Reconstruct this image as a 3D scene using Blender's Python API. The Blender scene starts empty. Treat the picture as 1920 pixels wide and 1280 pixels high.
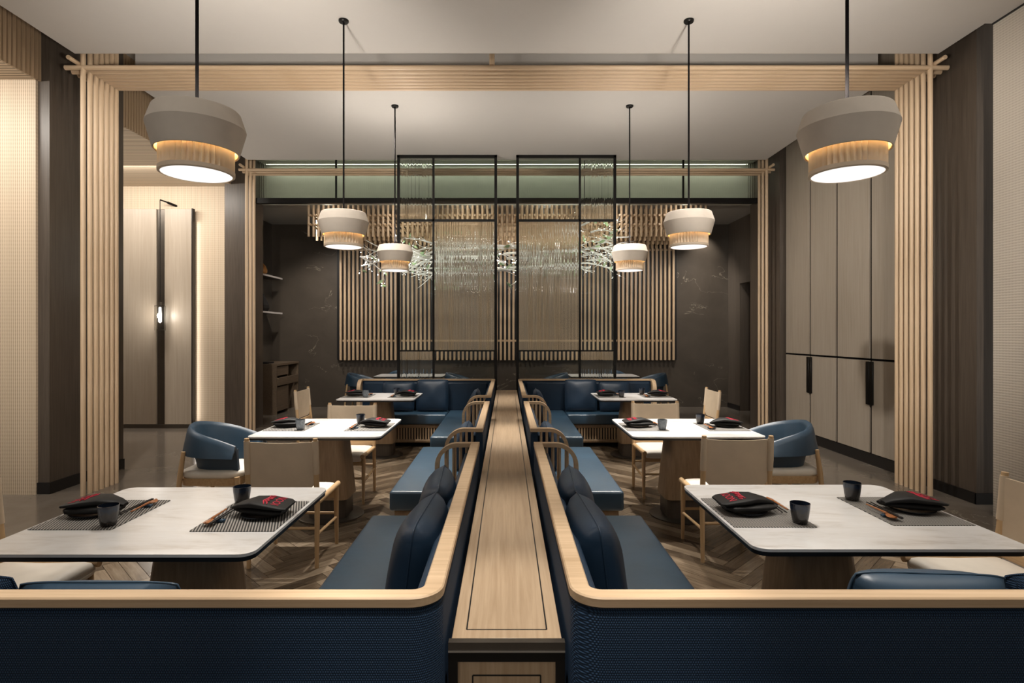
import bpy, bmesh, math, random
from mathutils import Vector, Matrix
random.seed(7)
PI = math.pi
S = bpy.context.scene
COL = S.collection

# ------------------------------------------------------------------ camera, world, lights, exposure
CAM_H = 1.55
cam_d = bpy.data.cameras.new('camera')
cam_d.sensor_width = 36.0
cam_d.lens = 20.0
cam_d.shift_x = 10 / 1920.0
cam_d.shift_y = -15 / 1920.0
cam_d.clip_start = 0.05
cam = bpy.data.objects.new('camera', cam_d)
COL.objects.link(cam)
cam.location = (0, 0, CAM_H)
cam.rotation_euler = (PI / 2, 0, 0)
S.camera = cam

W = bpy.data.worlds.new('world')
S.world = W
W.use_nodes = True
W.node_tree.nodes['Background'].inputs[0].default_value = (1.0, 0.94, 0.87, 1)
W.node_tree.nodes['Background'].inputs[1].default_value = 0.36

S.view_settings.view_transform = 'Standard'
S.view_settings.look = 'None'
S.view_settings.gamma = 1.0
S.view_settings.exposure = 0.0
S.view_settings.use_curve_mapping = False
S.cycles.use_denoising = True
S.cycles.max_bounces = 8
S.cycles.diffuse_bounces = 4
S.cycles.transmission_bounces = 8
S.cycles.sample_clamp_indirect = 4.0

WARM = (1.0, 0.935, 0.855)
NEUT = (1.0, 0.93, 0.85)


def spot(loc, target, watts, angle=60, blend=0.6, size=0.06, col=WARM):  # serves lamps and added fill spots alike, some aimed upward
    d = bpy.data.lights.new('spot_light', 'SPOT')
    d.energy = watts
    d.spot_size = math.radians(angle)
    d.spot_blend = blend
    d.shadow_soft_size = size
    d.color = col
    o = bpy.data.objects.new('spot_light', d)
    COL.objects.link(o)
    o.location = loc
    v = Vector(target) - Vector(loc)
    o.rotation_euler = v.to_track_quat('-Z', 'Y').to_euler()
    return o


def area(loc, target, sx, sy, watts, col=WARM, spread=180):  # serves real light strips and added wall fill
    d = bpy.data.lights.new('area_light', 'AREA')
    d.shape = 'RECTANGLE'
    d.size = sx
    d.size_y = sy
    d.energy = watts
    d.color = col
    d.spread = math.radians(spread)
    o = bpy.data.objects.new('area_light', d)
    COL.objects.link(o)
    o.location = loc
    v = Vector(target) - Vector(loc)
    o.rotation_euler = v.to_track_quat('-Z', 'Y').to_euler()
    return o


# bare spots added just under the plain ceiling, no fixtures: tables, benches, floor
for sx in (-1, 1):
    spot((sx * 1.9, 3.9, 4.15), (sx * 1.5, 2.6, 0.75), 85, 40, 0.7, 0.05)
    spot((sx * 0.35, 3.2, 4.15), (sx * 0.72, 2.5, 0.45), 260, 34, 0.8, 0.05)
    spot((sx * 0.9, 1.7, 4.15), (sx * 1.0, 1.25, 0.9), 470, 34, 0.8, 0.05)
    spot((sx * 1.6, 5.25, 4.15), (sx * 1.5, 4.7, 0.75), 270, 46, 0.6, 0.05)
    spot((sx * 0.45, 5.2, 4.15), (sx * 0.72, 4.6, 0.45), 400, 34, 0.7, 0.05)
    spot((sx * 2.3, 5.25, 4.15), (sx * 2.3, 3.9, 0.1), 290, 46, 0.6, 0.05)
    spot((sx * 1.6, 6.15, 4.15), (sx * 1.6, 7.2, 0.75), 260, 42, 0.6, 0.05)
    spot((sx * 0.5, 6.9, 4.15), (sx * 0.9, 7.1, 0.45), 280, 40, 0.7, 0.05)
    spot((sx * 1.6, 6.15, 4.15), (sx * 1.2, 5.15, 0.0), 600, 42, 0.6, 0.05)
spot((0, 1.2, 4.15), (0, 1.50, 0.7), 560, 25, 0.8, 0.05)
for sx in (-1, 1):
    # added fill without fixtures, brightens portals and beams over the booths
    spot((sx * 1.6, 0.6, 4.14), (sx * 3.85, 5.6, 2.2), 1080, 44, 0.9, 0.08)
    spot((sx * 1.48, 2.6, 2.62), (sx * 2.3, 5.6, 4.09), 360, 84, 1.0, 0.12)
spot((-1.6, 6.6, 3.85), (4.29, 7.4, 1.45), 640, 54, 0.9, 0.08)  # added mid-air fill, lifts the tall cabinet
spot((1.6, 7.4, 3.85), (-5.2, 9.0, 2.1), 420, 42, 0.9, 0.08)  # added mid-air fill towards the left bay
# left hall bay: wall washers over the ribbed walls
area((-5.9, 8.2, 3.95), (-5.9, 9.3, 2.2), 2.2, 0.06, 55, WARM)
area((-5.6, 4.4, 3.95), (-5.3, 5.4, 2.0), 2.0, 0.06, 58, WARM)
spot((-5.3, 7.0, 0.1), (-5.7, 8.5, 3.99), 170, 90, 0.9, 0.08)  # added uplight hidden behind the posts, brightens the bay soffit
# added area fill on the right ribbed wall, stands for no lamp
area((3.7, 2.6, 4.12), (4.2, 3.2, 1.6), 0.06, 3.0, 34, WARM)
# back room: marble washers and branch accent lights
spot((-3.6, 10.3, 3.8), (-3.8, 12.0, 1.4), 200, 80, 0.9, 0.08)
spot((3.8, 10.6, 3.8), (3.95, 12.0, 1.8), 140, 70, 0.9, 0.05)
spot((-1.8, 9.75, 1.9), (-1.3, 10.3, 3.0), 190, 80, 0.9, 0.05, (1, 1, 0.95))
spot((1.7, 9.75, 1.9), (1.3, 10.3, 3.0), 260, 80, 0.9, 0.05, (1, 1, 0.95))
for x in (-3.0, -1.8, -0.6, 0.6, 1.8, 3.0):
    # bare spots added below the clerestory bar to brighten canopy front and slats
    spot((x, 9.45, 3.62), (x, 10.7, 3.42), 15, 110, 1.0, 0.05)
    spot((x, 9.5, 3.1), (x, 11.85, 2.0), 68, 75, 0.9, 0.05)
spot((-1.85, 10.9, 3.2), (-1.85, 11.0, 0.7), 130, 60, 0.8, 0.05)
spot((1.85, 10.9, 3.2), (1.85, 11.0, 0.7), 130, 60, 0.8, 0.05)
spot((4.15, 11.7, 3.82), (4.15, 12.0, 2.6), 60, 80, 0.9, 0.05)
# clerestory light box strip
area((0, 9.46, 4.36), (0, 9.56, 3.8), 8.0, 0.05, 10, (1.0, 0.97, 0.82))


# ------------------------------------------------------------------ helpers
class MB:
    def __init__(s):
        s.v = []
        s.f = []

    def add(s, vs, fs):
        o = len(s.v)
        s.v += [tuple(p) for p in vs]
        s.f += [tuple(i + o for i in f) for f in fs]
        return s

    def box(s, x0, x1, y0, y1, z0, z1):
        vs = [(x, y, z) for z in (z0, z1) for y in (y0, y1) for x in (x0, x1)]
        return s.add(vs, [(0, 2, 3, 1), (4, 5, 7, 6), (0, 1, 5, 4), (2, 6, 7, 3), (0, 4, 6, 2), (1, 3, 7, 5)])

    def rbox(s, x0, x1, y0, y1, z0, z1, r=0.01, seg=3):
        x0, x1 = min(x0, x1), max(x0, x1)
        y0, y1 = min(y0, y1), max(y0, y1)
        bm = bmesh.new()
        bmesh.ops.create_cube(bm, size=1)
        for v in bm.verts:
            v.co = Vector(((x0 + x1) / 2 + v.co.x * (x1 - x0), (y0 + y1) / 2 + v.co.y * (y1 - y0),
                           (z0 + z1) / 2 + v.co.z * (z1 - z0)))
        bmesh.ops.bevel(bm, geom=bm.edges[:], offset=r, segments=seg, profile=0.5, affect='EDGES')
        return s.addbm(bm)

    def addbm(s, bm):
        bm.verts.index_update()
        s.add([v.co[:] for v in bm.verts], [[v.index for v in f.verts] for f in bm.faces])
        bm.free()
        return s

    def tube(s, p0, p1, r0, r1=None, n=10):
        return s.ptube([p0, p1], [r0, r0 if r1 is None else r1], n)

    def ptube(s, pts, rs, n=8):
        pts = [Vector(p) for p in pts]
        if not isinstance(rs, (list, tuple)):
            rs = [rs] * len(pts)
        vs = []
        up = None
        for i, p in enumerate(pts):
            t = (pts[min(i + 1, len(pts) - 1)] - pts[max(i - 1, 0)]).normalized()
            if up is None:
                up = Vector((0, 0, 1)) if abs(t.z) < 0.9 else Vector((1, 0, 0))
            a = t.cross(up).normalized()
            b = a.cross(t).normalized()
            up = b
            for k in range(n):
                q = 2 * PI * k / n
                vs.append(p + (a * math.cos(q) + b * math.sin(q)) * rs[i])
        fs = []
        m = len(pts)
        for i in range(m - 1):
            for k in range(n):
                fs.append((i * n + k, i * n + (k + 1) % n, (i + 1) * n + (k + 1) % n, (i + 1) * n + k))
        fs.append(tuple(range(n))[::-1])
        fs.append(tuple((m - 1) * n + k for k in range(n)))
        return s.add(vs, fs)

    def sweep(s, pts, prof, N):
        """planar polyline, mitred; prof = [(side, up)], N = plane normal (the 'up' of the profile)"""
        pts = [Vector(p) for p in pts]
        N = Vector(N).normalized()
        m, n = len(pts), len(prof)
        vs = []
        for i, p in enumerate(pts):
            d0 = (pts[i] - pts[i - 1]).normalized() if i > 0 else None
            d1 = (pts[i + 1] - pts[i]).normalized() if i < m - 1 else None
            if d0 is None: d0 = d1
            if d1 is None: d1 = d0
            s0 = N.cross(d0)
            s1 = N.cross(d1)
            sd = (s0 + s1).normalized()
            sc = 1.0 / max(0.3, sd.dot(s0))
            for a, b in prof:
                vs.append(p + sd * a * sc + N * b)
        fs = []
        for i in range(m - 1):
            for k in range(n):
                fs.append((i * n + k, i * n + (k + 1) % n, (i + 1) * n + (k + 1) % n, (i + 1) * n + k))
        fs.append(tuple(range(n))[::-1])
        fs.append(tuple((m - 1) * n + k for k in range(n)))
        return s.add(vs, fs)

    def lathe(s, prof, n=32, c=(0, 0, 0), close=False):
        vs = []
        for r, z in prof:
            for k in range(n):
                q = 2 * PI * k / n
                vs.append((c[0] + r * math.cos(q), c[1] + r * math.sin(q), c[2] + z))
        fs = []
        m = len(prof)
        for i in range(m if close else m - 1):
            j = (i + 1) % m
            for k in range(n):
                fs.append((i * n + k, i * n + (k + 1) % n, j * n + (k + 1) % n, j * n + k))
        if not close:
            if prof[0][0] > 1e-4: fs.append(tuple(range(n))[::-1])
            if prof[-1][0] > 1e-4: fs.append(tuple((m - 1) * n + k for k in range(n)))
        return s.add(vs, fs)

    def loft(s, rings, closed=True, caps=True):
        n = len(rings[0])
        vs = [p for r in rings for p in r]
        fs = []
        for i in range(len(rings) - 1):
            for k in range(n if closed else n - 1):
                fs.append((i * n + k, i * n + (k + 1) % n, (i + 1) * n + (k + 1) % n, (i + 1) * n + k))
        if caps:
            fs.append(tuple(range(n))[::-1])
            fs.append(tuple((len(rings) - 1) * n + k for k in range(n)))
        return s.add(vs, fs)

    def prism(s, poly, z0, z1):
        n = len(poly)
        vs = [(x, y, z0) for x, y in poly] + [(x, y, z1) for x, y in poly]
        fs = [tuple(range(n))[::-1], tuple(range(n, 2 * n))]
        fs += [(k, (k + 1) % n, n + (k + 1) % n, n + k) for k in range(n)]
        return s.add(vs, fs)

    def mesh(s, name, mat, smooth=40):
        me = bpy.data.meshes.new(name)
        me.from_pydata(s.v, [], s.f)
        bm = bmesh.new()
        bm.from_mesh(me)
        bmesh.ops.remove_doubles(bm, verts=bm.verts[:], dist=1e-6)
        bmesh.ops.recalc_face_normals(bm, faces=bm.faces[:])
        bm.to_mesh(me)
        bm.free()
        if smooth:
            me.polygons.foreach_set('use_smooth', [True] * len(me.polygons))
            me.set_sharp_from_angle(angle=math.radians(smooth))
        me.materials.append(mat)
        return me

    def build(s, name, mat, parent=None, smooth=40):
        return obj(name, s.mesh(name, mat, smooth), parent)


def obj(name, me, parent=None, loc=None, rz=0.0):
    o = bpy.data.objects.new(name, me)
    COL.objects.link(o)
    if parent is not None:
        o.parent = parent
    if loc is not None:
        o.location = loc
    if rz:
        o.rotation_euler = (0, 0, rz)
    return o


def tag(o, label=None, cat=None, group=None, kind=None):
    if label: o['label'] = label
    if cat: o['category'] = cat
    if group: o['group'] = group
    if kind: o['kind'] = kind
    return o


def thing(name, label, cat, loc=(0, 0, 0), rz=0.0, group=None):
    o = bpy.data.objects.new(name, None)
    o.empty_display_size = 0.1
    COL.objects.link(o)
    o.location = loc
    o.rotation_euler = (0, 0, rz)
    return tag(o, label, cat, group)


def copy_tree(o, parent=None):
    c = o.copy()
    COL.objects.link(c)
    if parent is not None:
        c.parent = parent
    for ch in list(KIDS.get(o.name, [])):
        copy_tree(ch, c)
    return c


KIDS = {}


def kids_of(root):
    """collect the tree below root once, so copies do not have to search"""
    KIDS.clear()
    for o in bpy.data.objects:
        if o.parent is not None:
            KIDS.setdefault(o.parent.name, []).append(o)


def dup(root, loc, rz, label, group=None):
    c = copy_tree(root)
    c.location = loc
    c.rotation_euler = (0, 0, rz)
    c['label'] = label
    if group: c['group'] = group
    return c


def rrect(x0, x1, y0, y1, r, seg=6):
    out = []
    for cx, cy, a0 in ((x1 - r, y1 - r, 0), (x0 + r, y1 - r, PI / 2), (x0 + r, y0 + r, PI), (x1 - r, y0 + r, 1.5 * PI)):
        for k in range(seg + 1):
            a = a0 + PI / 2 * k / seg
            out.append((cx + r * math.cos(a), cy + r * math.sin(a)))
    return out


# ------------------------------------------------------------------ materials
class NT:
    def __init__(s, name):
        s.m = bpy.data.materials.new(name)
        s.m.use_nodes = True
        s.t = s.m.node_tree
        s.b = s.t.nodes['Principled BSDF']

    def n(s, kind, **kw):
        nd = s.t.nodes.new(kind)
        for k, v in kw.items():
            setattr(nd, k, v)
        return nd

    def l(s, a, b):
        s.t.links.new(a, b)

    def set(s, **kw):
        names = {'rough': 'Roughness', 'metal': 'Metallic', 'spec': 'Specular IOR Level', 'trans': 'Transmission Weight',
                 'ior': 'IOR', 'emis': 'Emission Strength', 'coat': 'Coat Weight', 'coat_rough': 'Coat Roughness',
                 'sheen': 'Sheen Weight', 'sub': 'Subsurface Weight'}
        for k, v in kw.items():
            s.b.inputs[names[k]].default_value = v
        return s

    def color(s, c):
        s.b.inputs['Base Color'].default_value = (*c, 1)
        return s

    def math(s, op, a, b=None, c=None):
        nd = s.n('ShaderNodeMath', operation=op)
        for i, x in enumerate((a, b, c)):
            if x is None: continue
            if isinstance(x, (int, float)):
                nd.inputs[i].default_value = x
            else:
                s.l(x, nd.inputs[i])
        return nd.outputs[0]

    def coords(s, scale=(1, 1, 1), kind='Object', rot=(0, 0, 0)):
        tc = s.n('ShaderNodeTexCoord')
        mp = s.n('ShaderNodeMapping')
        mp.inputs['Scale'].default_value = scale
        mp.inputs['Rotation'].default_value = rot
        s.l(tc.outputs[kind], mp.inputs['Vector'])
        return mp.outputs['Vector']

    def noise(s, vec, scale=5, detail=4, rough=0.55, dist=0.0):
        nd = s.n('ShaderNodeTexNoise')
        nd.inputs['Scale'].default_value = scale
        nd.inputs['Detail'].default_value = detail
        nd.inputs['Roughness'].default_value = rough
        nd.inputs['Distortion'].default_value = dist
        s.l(vec, nd.inputs['Vector'])
        return nd.outputs['Fac']

    def ramp(s, fac, stops):
        nd = s.n('ShaderNodeValToRGB')
        e = nd.color_ramp.elements
        while len(e) < len(stops):
            e.new(0.5)
        for i, (p, c) in enumerate(stops):
            e[i].position = p
            e[i].color = (*c, 1) if len(c) == 3 else c
        s.l(fac, nd.inputs['Fac'])
        return nd.outputs['Color']

    def base(s, out):
        s.l(out, s.b.inputs['Base Color'])
        return s

    def bump(s, h, strength=0.2, dist=0.002):
        nd = s.n('ShaderNodeBump')
        nd.inputs['Strength'].default_value = strength
        nd.inputs['Distance'].default_value = dist
        s.l(h, nd.inputs['Height'])
        s.l(nd.outputs['Normal'], s.b.inputs['Normal'])
        return s


def plain(name, c, rough=0.5, metal=0.0, var=0.05, **kw):
    t = NT(name).color(c).set(rough=rough, metal=metal, **kw)
    v = t.coords()
    n = t.noise(v, 9, 3)
    lo = tuple(x * (1 - var) for x in c)
    hi = tuple(min(1, x * (1 + var)) for x in c)
    t.base(t.ramp(n, [(0.3, lo), (0.7, hi)]))
    return t.m


def wood(name, c0, c1, axis='z', rough=0.45, fine=60, bump=0.08):
    t = NT(name).set(rough=rough)
    sc = [fine, fine, fine]
    sc['xyz'.index(axis)] = fine * 0.035
    v = t.coords(tuple(sc))
    n1 = t.noise(v, 1.0, 5, 0.6, 0.4)
    sc2 = [3.0, 3.0, 3.0]
    sc2['xyz'.index(axis)] = 0.5
    n2 = t.noise(t.coords(tuple(sc2)), 1.2, 3)
    f = t.math('ADD', t.math('MULTIPLY', n1, 0.7), t.math('MULTIPLY', n2, 0.3))
    t.base(t.ramp(f, [(0.32, c0), (0.66, c1)]))
    t.bump(n1, bump, 0.001)
    return t.m


OAK0, OAK1 = (0.42, 0.285, 0.165), (0.60, 0.44, 0.285)
WOODX = wood('oak_x', OAK0, OAK1, 'x')
WOODY = wood('oak_y', OAK0, OAK1, 'y')
WOODZ = wood('oak_z', OAK0, OAK1, 'z')
DOWX = wood('oak_dowel_x', (0.47, 0.325, 0.195), (0.66, 0.495, 0.335), 'x')
DOWY = wood('oak_dowel_y', (0.47, 0.325, 0.195), (0.66, 0.495, 0.335), 'y')
DOWZ = wood('oak_dowel_z', (0.47, 0.325, 0.195), (0.66, 0.495, 0.335), 'z')
WOODC = wood('oak_counter', (0.35, 0.24, 0.145), (0.50, 0.37, 0.245), 'y')
WOODPED = wood('oak_pedestal', (0.26, 0.165, 0.09), (0.40, 0.27, 0.16), 'z')
WOODLEG = wood('ash_leg', (0.46, 0.29, 0.14), (0.62, 0.43, 0.245), 'z', 0.4)
WOODRAIL = wood('ash_rail', (0.46, 0.29, 0.14), (0.62, 0.43, 0.245), 'x', 0.4)
WOODRAILY = wood('ash_rail_y', (0.46, 0.29, 0.14), (0.62, 0.43, 0.245), 'y', 0.4)
DARKWOOD = wood('smoked_wood', (0.055, 0.042, 0.032), (0.10, 0.078, 0.06), 'z', 0.4)
WALNUT = wood('walnut', (0.10, 0.07, 0.045), (0.19, 0.135, 0.09), 'y', 0.4)
TAUPE = wood('taupe_veneer', (0.27, 0.225, 0.175), (0.34, 0.29, 0.235), 'z', 0.42, 40, 0.03)
TAUPE2 = wood('taupe_veneer_panel', (0.33, 0.27, 0.205), (0.40, 0.335, 0.265), 'z', 0.4, 40, 0.03)
BROWNP = wood('brown_veneer', (0.115, 0.092, 0.072), (0.17, 0.14, 0.112), 'z', 0.45, 40, 0.03)
BLACK = plain('black_metal', (0.012, 0.011, 0.010), 0.38, 0.6)
BLACKP = plain('black_lacquer', (0.010, 0.009, 0.009), 0.35)
STEMB = plain('stem_black', (0.008, 0.007, 0.007), 0.9, 0.0, spec=0.03)
BRONZE = plain('dark_bronze', (0.10, 0.085, 0.07), 0.35, 0.7)
SILVER = plain('steel_trim', (0.6, 0.58, 0.55), 0.3, 1.0)
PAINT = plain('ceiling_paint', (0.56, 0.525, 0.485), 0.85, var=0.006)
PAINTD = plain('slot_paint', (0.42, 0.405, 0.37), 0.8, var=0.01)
SHADEF = plain('shade_linen', (0.62, 0.55, 0.47), 0.8)
SHADEIN = plain('shade_lining', (0.75, 0.55, 0.25), 0.5)
PLEAT = plain('pleated_linen', (0.70, 0.58, 0.45), 0.75)
CREAM = plain('cream_leather', (0.78, 0.72, 0.63), 0.5)
CREAMB = plain('beige_sling_leather', (0.60, 0.485, 0.355), 0.5)
CERAM = None


def emis(name, c, strength):
    t = NT(name).color((0.8, 0.8, 0.8))
    t.b.inputs['Emission Color'].default_value = (*c, 1)
    v = t.noise(t.coords(), 4, 2)
    t.base(t.ramp(v, [(0.3, (0.75, 0.75, 0.75)), (0.7, (0.85, 0.85, 0.85))]))
    t.set(emis=strength, rough=0.6)
    return t.m


DIFFUSER = emis('lamp_diffuser', (1.0, 0.97, 0.93), 1.1)
GLOW = emis('lamp_glow', (1.0, 0.70, 0.34), 52.0)
BULB = emis('branch_bulb', (1.0, 0.98, 0.90), 70.0)
FILAMENT = emis('lantern_tube', (1.0, 0.98, 0.95), 12.0)


def leather_blue(name, c=(0.020, 0.047, 0.080), rough=0.38, spec=0.65):
    t = NT(name).set(rough=rough, spec=spec)
    v = t.coords()
    n = t.noise(v, 3.5, 3)
    t.base(t.ramp(n, [(0.3, tuple(x * 0.85 for x in c)), (0.7, tuple(x * 1.2 for x in c))]))
    g = t.noise(v, 420, 2)
    w = t.noise(v, 9, 2)
    h = t.math('ADD', t.math('MULTIPLY', g, 0.12), t.math('MULTIPLY', w, 1.0))
    t.bump(h, 0.25, 0.004)
    return t.m


LEATHER = leather_blue('navy_leather', (0.026, 0.061, 0.100), 0.34, 0.85)
LEATHERP = leather_blue('navy_pillow_leather', (0.010, 0.024, 0.046), 0.42, 0.35)
LEATHERC = leather_blue('navy_armchair_leather', (0.020, 0.048, 0.082), 0.42)


def woven(name, c0, c1, pitch=0.0062):
    t = NT(name).set(rough=0.7, spec=0.22)
    tc = t.n('ShaderNodeTexCoord')
    sp = t.n('ShaderNodeSeparateXYZ')
    t.l(tc.outputs['Object'], sp.inputs[0])
    k = 2 * PI / pitch
    u = t.math('ADD', sp.outputs[0], sp.outputs[1])
    z = sp.outputs[2]
    row = t.math('SINE', t.math('MULTIPLY', z, k * 0.5))
    sg = t.math('SIGN', row)
    ph = t.math('MULTIPLY', sg, PI * 0.5)
    a = t.math('SINE', t.math('ADD', t.math('MULTIPLY', u, k), ph))
    b = t.math('ABSOLUTE', row)
    h = t.math('MULTIPLY', t.math('ADD', t.math('MULTIPLY', a, 0.5), 0.5), b)
    t.base(t.ramp(h, [(0.1, c0), (0.85, c1)]))
    t.bump(h, 0.7, 0.002)
    return t.m


WOVEN = woven('navy_woven_vinyl', (0.005, 0.014, 0.030), (0.032, 0.073, 0.145))


def mat_weave():
    t = NT('placemat_weave').set(rough=0.6)
    tc = t.n('ShaderNodeTexCoord')
    sp = t.n('ShaderNodeSeparateXYZ')
    t.l(tc.outputs['Object'], sp.inputs[0])
    a = t.math('SINE', t.math('MULTIPLY', t.math('ADD', sp.outputs[0], t.math('MULTIPLY', sp.outputs[1], 0.35)), 2 * PI / 0.012))
    b = t.math('SINE', t.math('MULTIPLY', sp.outputs[1], 2 * PI / 0.012))
    h = t.math('ADD', t.math('MULTIPLY', a, 0.38), t.math('ADD', t.math('MULTIPLY', b, 0.12), 0.5))
    t.base(t.ramp(h, [(0.35, (0.010, 0.010, 0.010)), (0.70, (0.36, 0.34, 0.31))]))
    t.bump(h, 0.5, 0.001)
    return t.m


PLACEMAT = mat_weave()


def marble_white():
    t = NT('white_marble').set(rough=0.22, spec=0.4)
    v = t.coords((1.4, 5.0, 1.0), 'Object', (0, 0, 0.12))
    n = t.noise(v, 1.6, 6, 0.6, 1.2)
    n2 = t.noise(t.coords((2, 9, 1)), 3.0, 5, 0.6, 0.6)
    f = t.math('ADD', t.math('MULTIPLY', n, 0.65), t.math('MULTIPLY', n2, 0.35))
    t.base(t.ramp(f, [(0.30, (0.56, 0.52, 0.48)), (0.47, (0.74, 0.725, 0.71)), (0.62, (0.79, 0.785, 0.78))]))
    return t.m


MARBLEW = marble_white()


def marble_dark(name, c0, c1, vein, rough, vs=0.55, thr=0.010):
    t = NT(name).set(rough=rough, spec=0.5)
    v = t.coords()
    n = t.noise(v, 1.1, 7, 0.62, 0.6)
    base = t.ramp(n, [(0.28, c0), (0.72, c1)])
    nv = t.noise(t.coords((1, 1, 1.4), 'Object', (0.5, 0.4, 0.3)), vs, 5, 0.55, 1.6)
    d = t.math('ABSOLUTE', t.math('SUBTRACT', nv, 0.5))
    line = t.math('LESS_THAN', d, thr * 0.25)
    gate = t.math('GREATER_THAN', t.noise(t.coords((1, 1, 1)), 0.9, 2), 0.55)
    k = t.math('MULTIPLY', t.math('MULTIPLY', line, gate), 0.55)
    mx = t.n('ShaderNodeMixRGB')
    t.l(k, mx.inputs[0])
    t.l(base, mx.inputs[1])
    mx.inputs[2].default_value = (*vein, 1)
    t.base(mx.outputs[0])
    return t.m


MARBLED = marble_dark('dark_marble', (0.055, 0.044, 0.034), (0.090, 0.073, 0.057), (0.30, 0.26, 0.2), 0.32)
STONE = marble_dark('polished_stone_floor', (0.15, 0.125, 0.10), (0.25, 0.215, 0.18), (0.40, 0.36, 0.3), 0.13, 0.8, 0.012)
STONEB = marble_dark('dark_stone_floor', (0.075, 0.06, 0.048), (0.12, 0.10, 0.08), (0.3, 0.27, 0.22), 0.16, 0.8, 0.012)


def ribbed(name, c0, c1, au, av, pu, pv=0.0, wv=0.0):
    """fine ribs: au = coordinate across the ribs, av = second coordinate of a weaker cross rib"""
    t = NT(name).set(rough=0.55)
    tc = t.n('ShaderNodeTexCoord')
    sp = t.n('ShaderNodeSeparateXYZ')
    t.l(tc.outputs['Object'], sp.inputs[0])
    a = t.math('SINE', t.math('MULTIPLY', sp.outputs['XYZ'.index(au)], 2 * PI / pu))
    h = t.math('ADD', t.math('MULTIPLY', a, 0.5), 0.5)
    if wv:
        b = t.math('SINE', t.math('MULTIPLY', sp.outputs['XYZ'.index(av)], 2 * PI / pv))
        b = t.math('ADD', t.math('MULTIPLY', b, 0.5), 0.5)
        h = t.math('ADD', t.math('MULTIPLY', h, 1 - wv), t.math('MULTIPLY', b, wv))
    t.base(t.ramp(h, [(0.05, c0), (0.6, c1)]))
    t.bump(h, 0.35, 0.004)
    return t.m


RIB0, RIB1 = (0.36, 0.27, 0.18), (0.62, 0.50, 0.365)
RIBX = ribbed('ribbed_wall_front', RIB0, RIB1, 'X', 'Z', 0.020, 0.036, 0.18)
RIBY = ribbed('ribbed_wall_side', (0.46, 0.40, 0.33), (0.58, 0.52, 0.445), 'Z', 'Y', 0.022, 0.03, 0.3)
RIBSOF = ribbed('ribbed_soffit', (0.20, 0.145, 0.095), RIB1, 'Y', 'X', 0.05)
SLATW = wood('oak_fascia', (0.30, 0.20, 0.115), (0.44, 0.315, 0.20), 'z')


def glass(name, c, rough, ior=1.45):
    t = NT(name).set(rough=rough, trans=1.0, ior=ior, spec=0.5)
    n = t.noise(t.coords(), 3, 2)
    t.base(t.ramp(n, [(0.3, c), (0.7, tuple(min(1, x * 1.02) for x in c))]))
    return t.m


GCLEAR = glass('clear_glass', (0.90, 0.94, 0.91), 0.0, 1.30)
GREED = glass('reeded_glass', (0.92, 0.96, 0.93), 0.03, 1.52)
GGREEN = glass('green_ribbed_glass', (0.87, 0.92, 0.86), 0.10, 1.35)
GBULB = glass('lantern_glass', (0.95, 0.95, 0.93), 0.02, 1.30)


def plank_mat():
    t = NT('herringbone_plank').set(rough=0.24, spec=0.5)
    oi = t.n('ShaderNodeObjectInfo')
    ge = t.n('ShaderNodeNewGeometry')
    r = t.math('FRACT', t.math('ADD', oi.outputs['Random'], ge.outputs['Random Per Island']))
    uv = t.n('ShaderNodeUVMap')
    uv.uv_map = 'UVMap'
    cm = t.n('ShaderNodeCombineXYZ')
    t.l(t.math('MULTIPLY', r, 37.0), cm.inputs[0])
    t.l(t.math('MULTIPLY', r, 91.0), cm.inputs[1])
    ad = t.n('ShaderNodeVectorMath', operation='ADD')
    t.l(uv.outputs[0], ad.inputs[0])
    t.l(cm.outputs[0], ad.inputs[1])
    mp = t.n('ShaderNodeMapping')
    mp.inputs['Scale'].default_value = (2.2, 34.0, 1)
    t.l(ad.outputs[0], mp.inputs['Vector'])
    n = t.noise(mp.outputs[0], 1.3, 6, 0.62, 0.8)
    mp2 = t.n('ShaderNodeMapping')
    mp2.inputs['Scale'].default_value = (3.0, 9.0, 1)
    t.l(ad.outputs[0], mp2.inputs['Vector'])
    n2 = t.noise(mp2.outputs[0], 1.0, 3, 0.5, 0.4)
    f = t.math('ADD', t.math('ADD', t.math('MULTIPLY', n, 0.45), t.math('MULTIPLY', r, 0.36)), t.math('MULTIPLY', n2, 0.28))
    t.base(t.ramp(f, [(0.28, (0.035, 0.024, 0.016)), (0.54, (0.135, 0.098, 0.064)), (0.80, (0.33, 0.26, 0.185))]))
    t.bump(n, 0.15, 0.001)
    return t.m


PLANK = plank_mat()


def glaze():
    t = NT('dark_glaze').set(rough=0.18, spec=0.6)
    tc = t.n('ShaderNodeTexCoord')
    sp = t.n('ShaderNodeSeparateXYZ')
    t.l(tc.outputs['Object'], sp.inputs[0])
    n = t.noise(t.coords(), 40, 3)
    f = t.math('ADD', t.math('MULTIPLY', sp.outputs[2], 8.0), t.math('MULTIPLY', n, 0.35))
    t.base(t.ramp(f, [(0.30, (0.020, 0.016, 0.014)), (0.58, (0.026, 0.024, 0.026)), (0.72, (0.012, 0.022, 0.045)), (0.95, (0.008, 0.009, 0.013))]))
    return t.m


def glaze_grey():
    t = NT('grey_glaze').set(rough=0.25, spec=0.5)
    n = t.noise(t.coords(), 45, 4)
    t.base(t.ramp(n, [(0.3, (0.07, 0.085, 0.10)), (0.7, (0.16, 0.18, 0.20))]))
    return t.m


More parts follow.
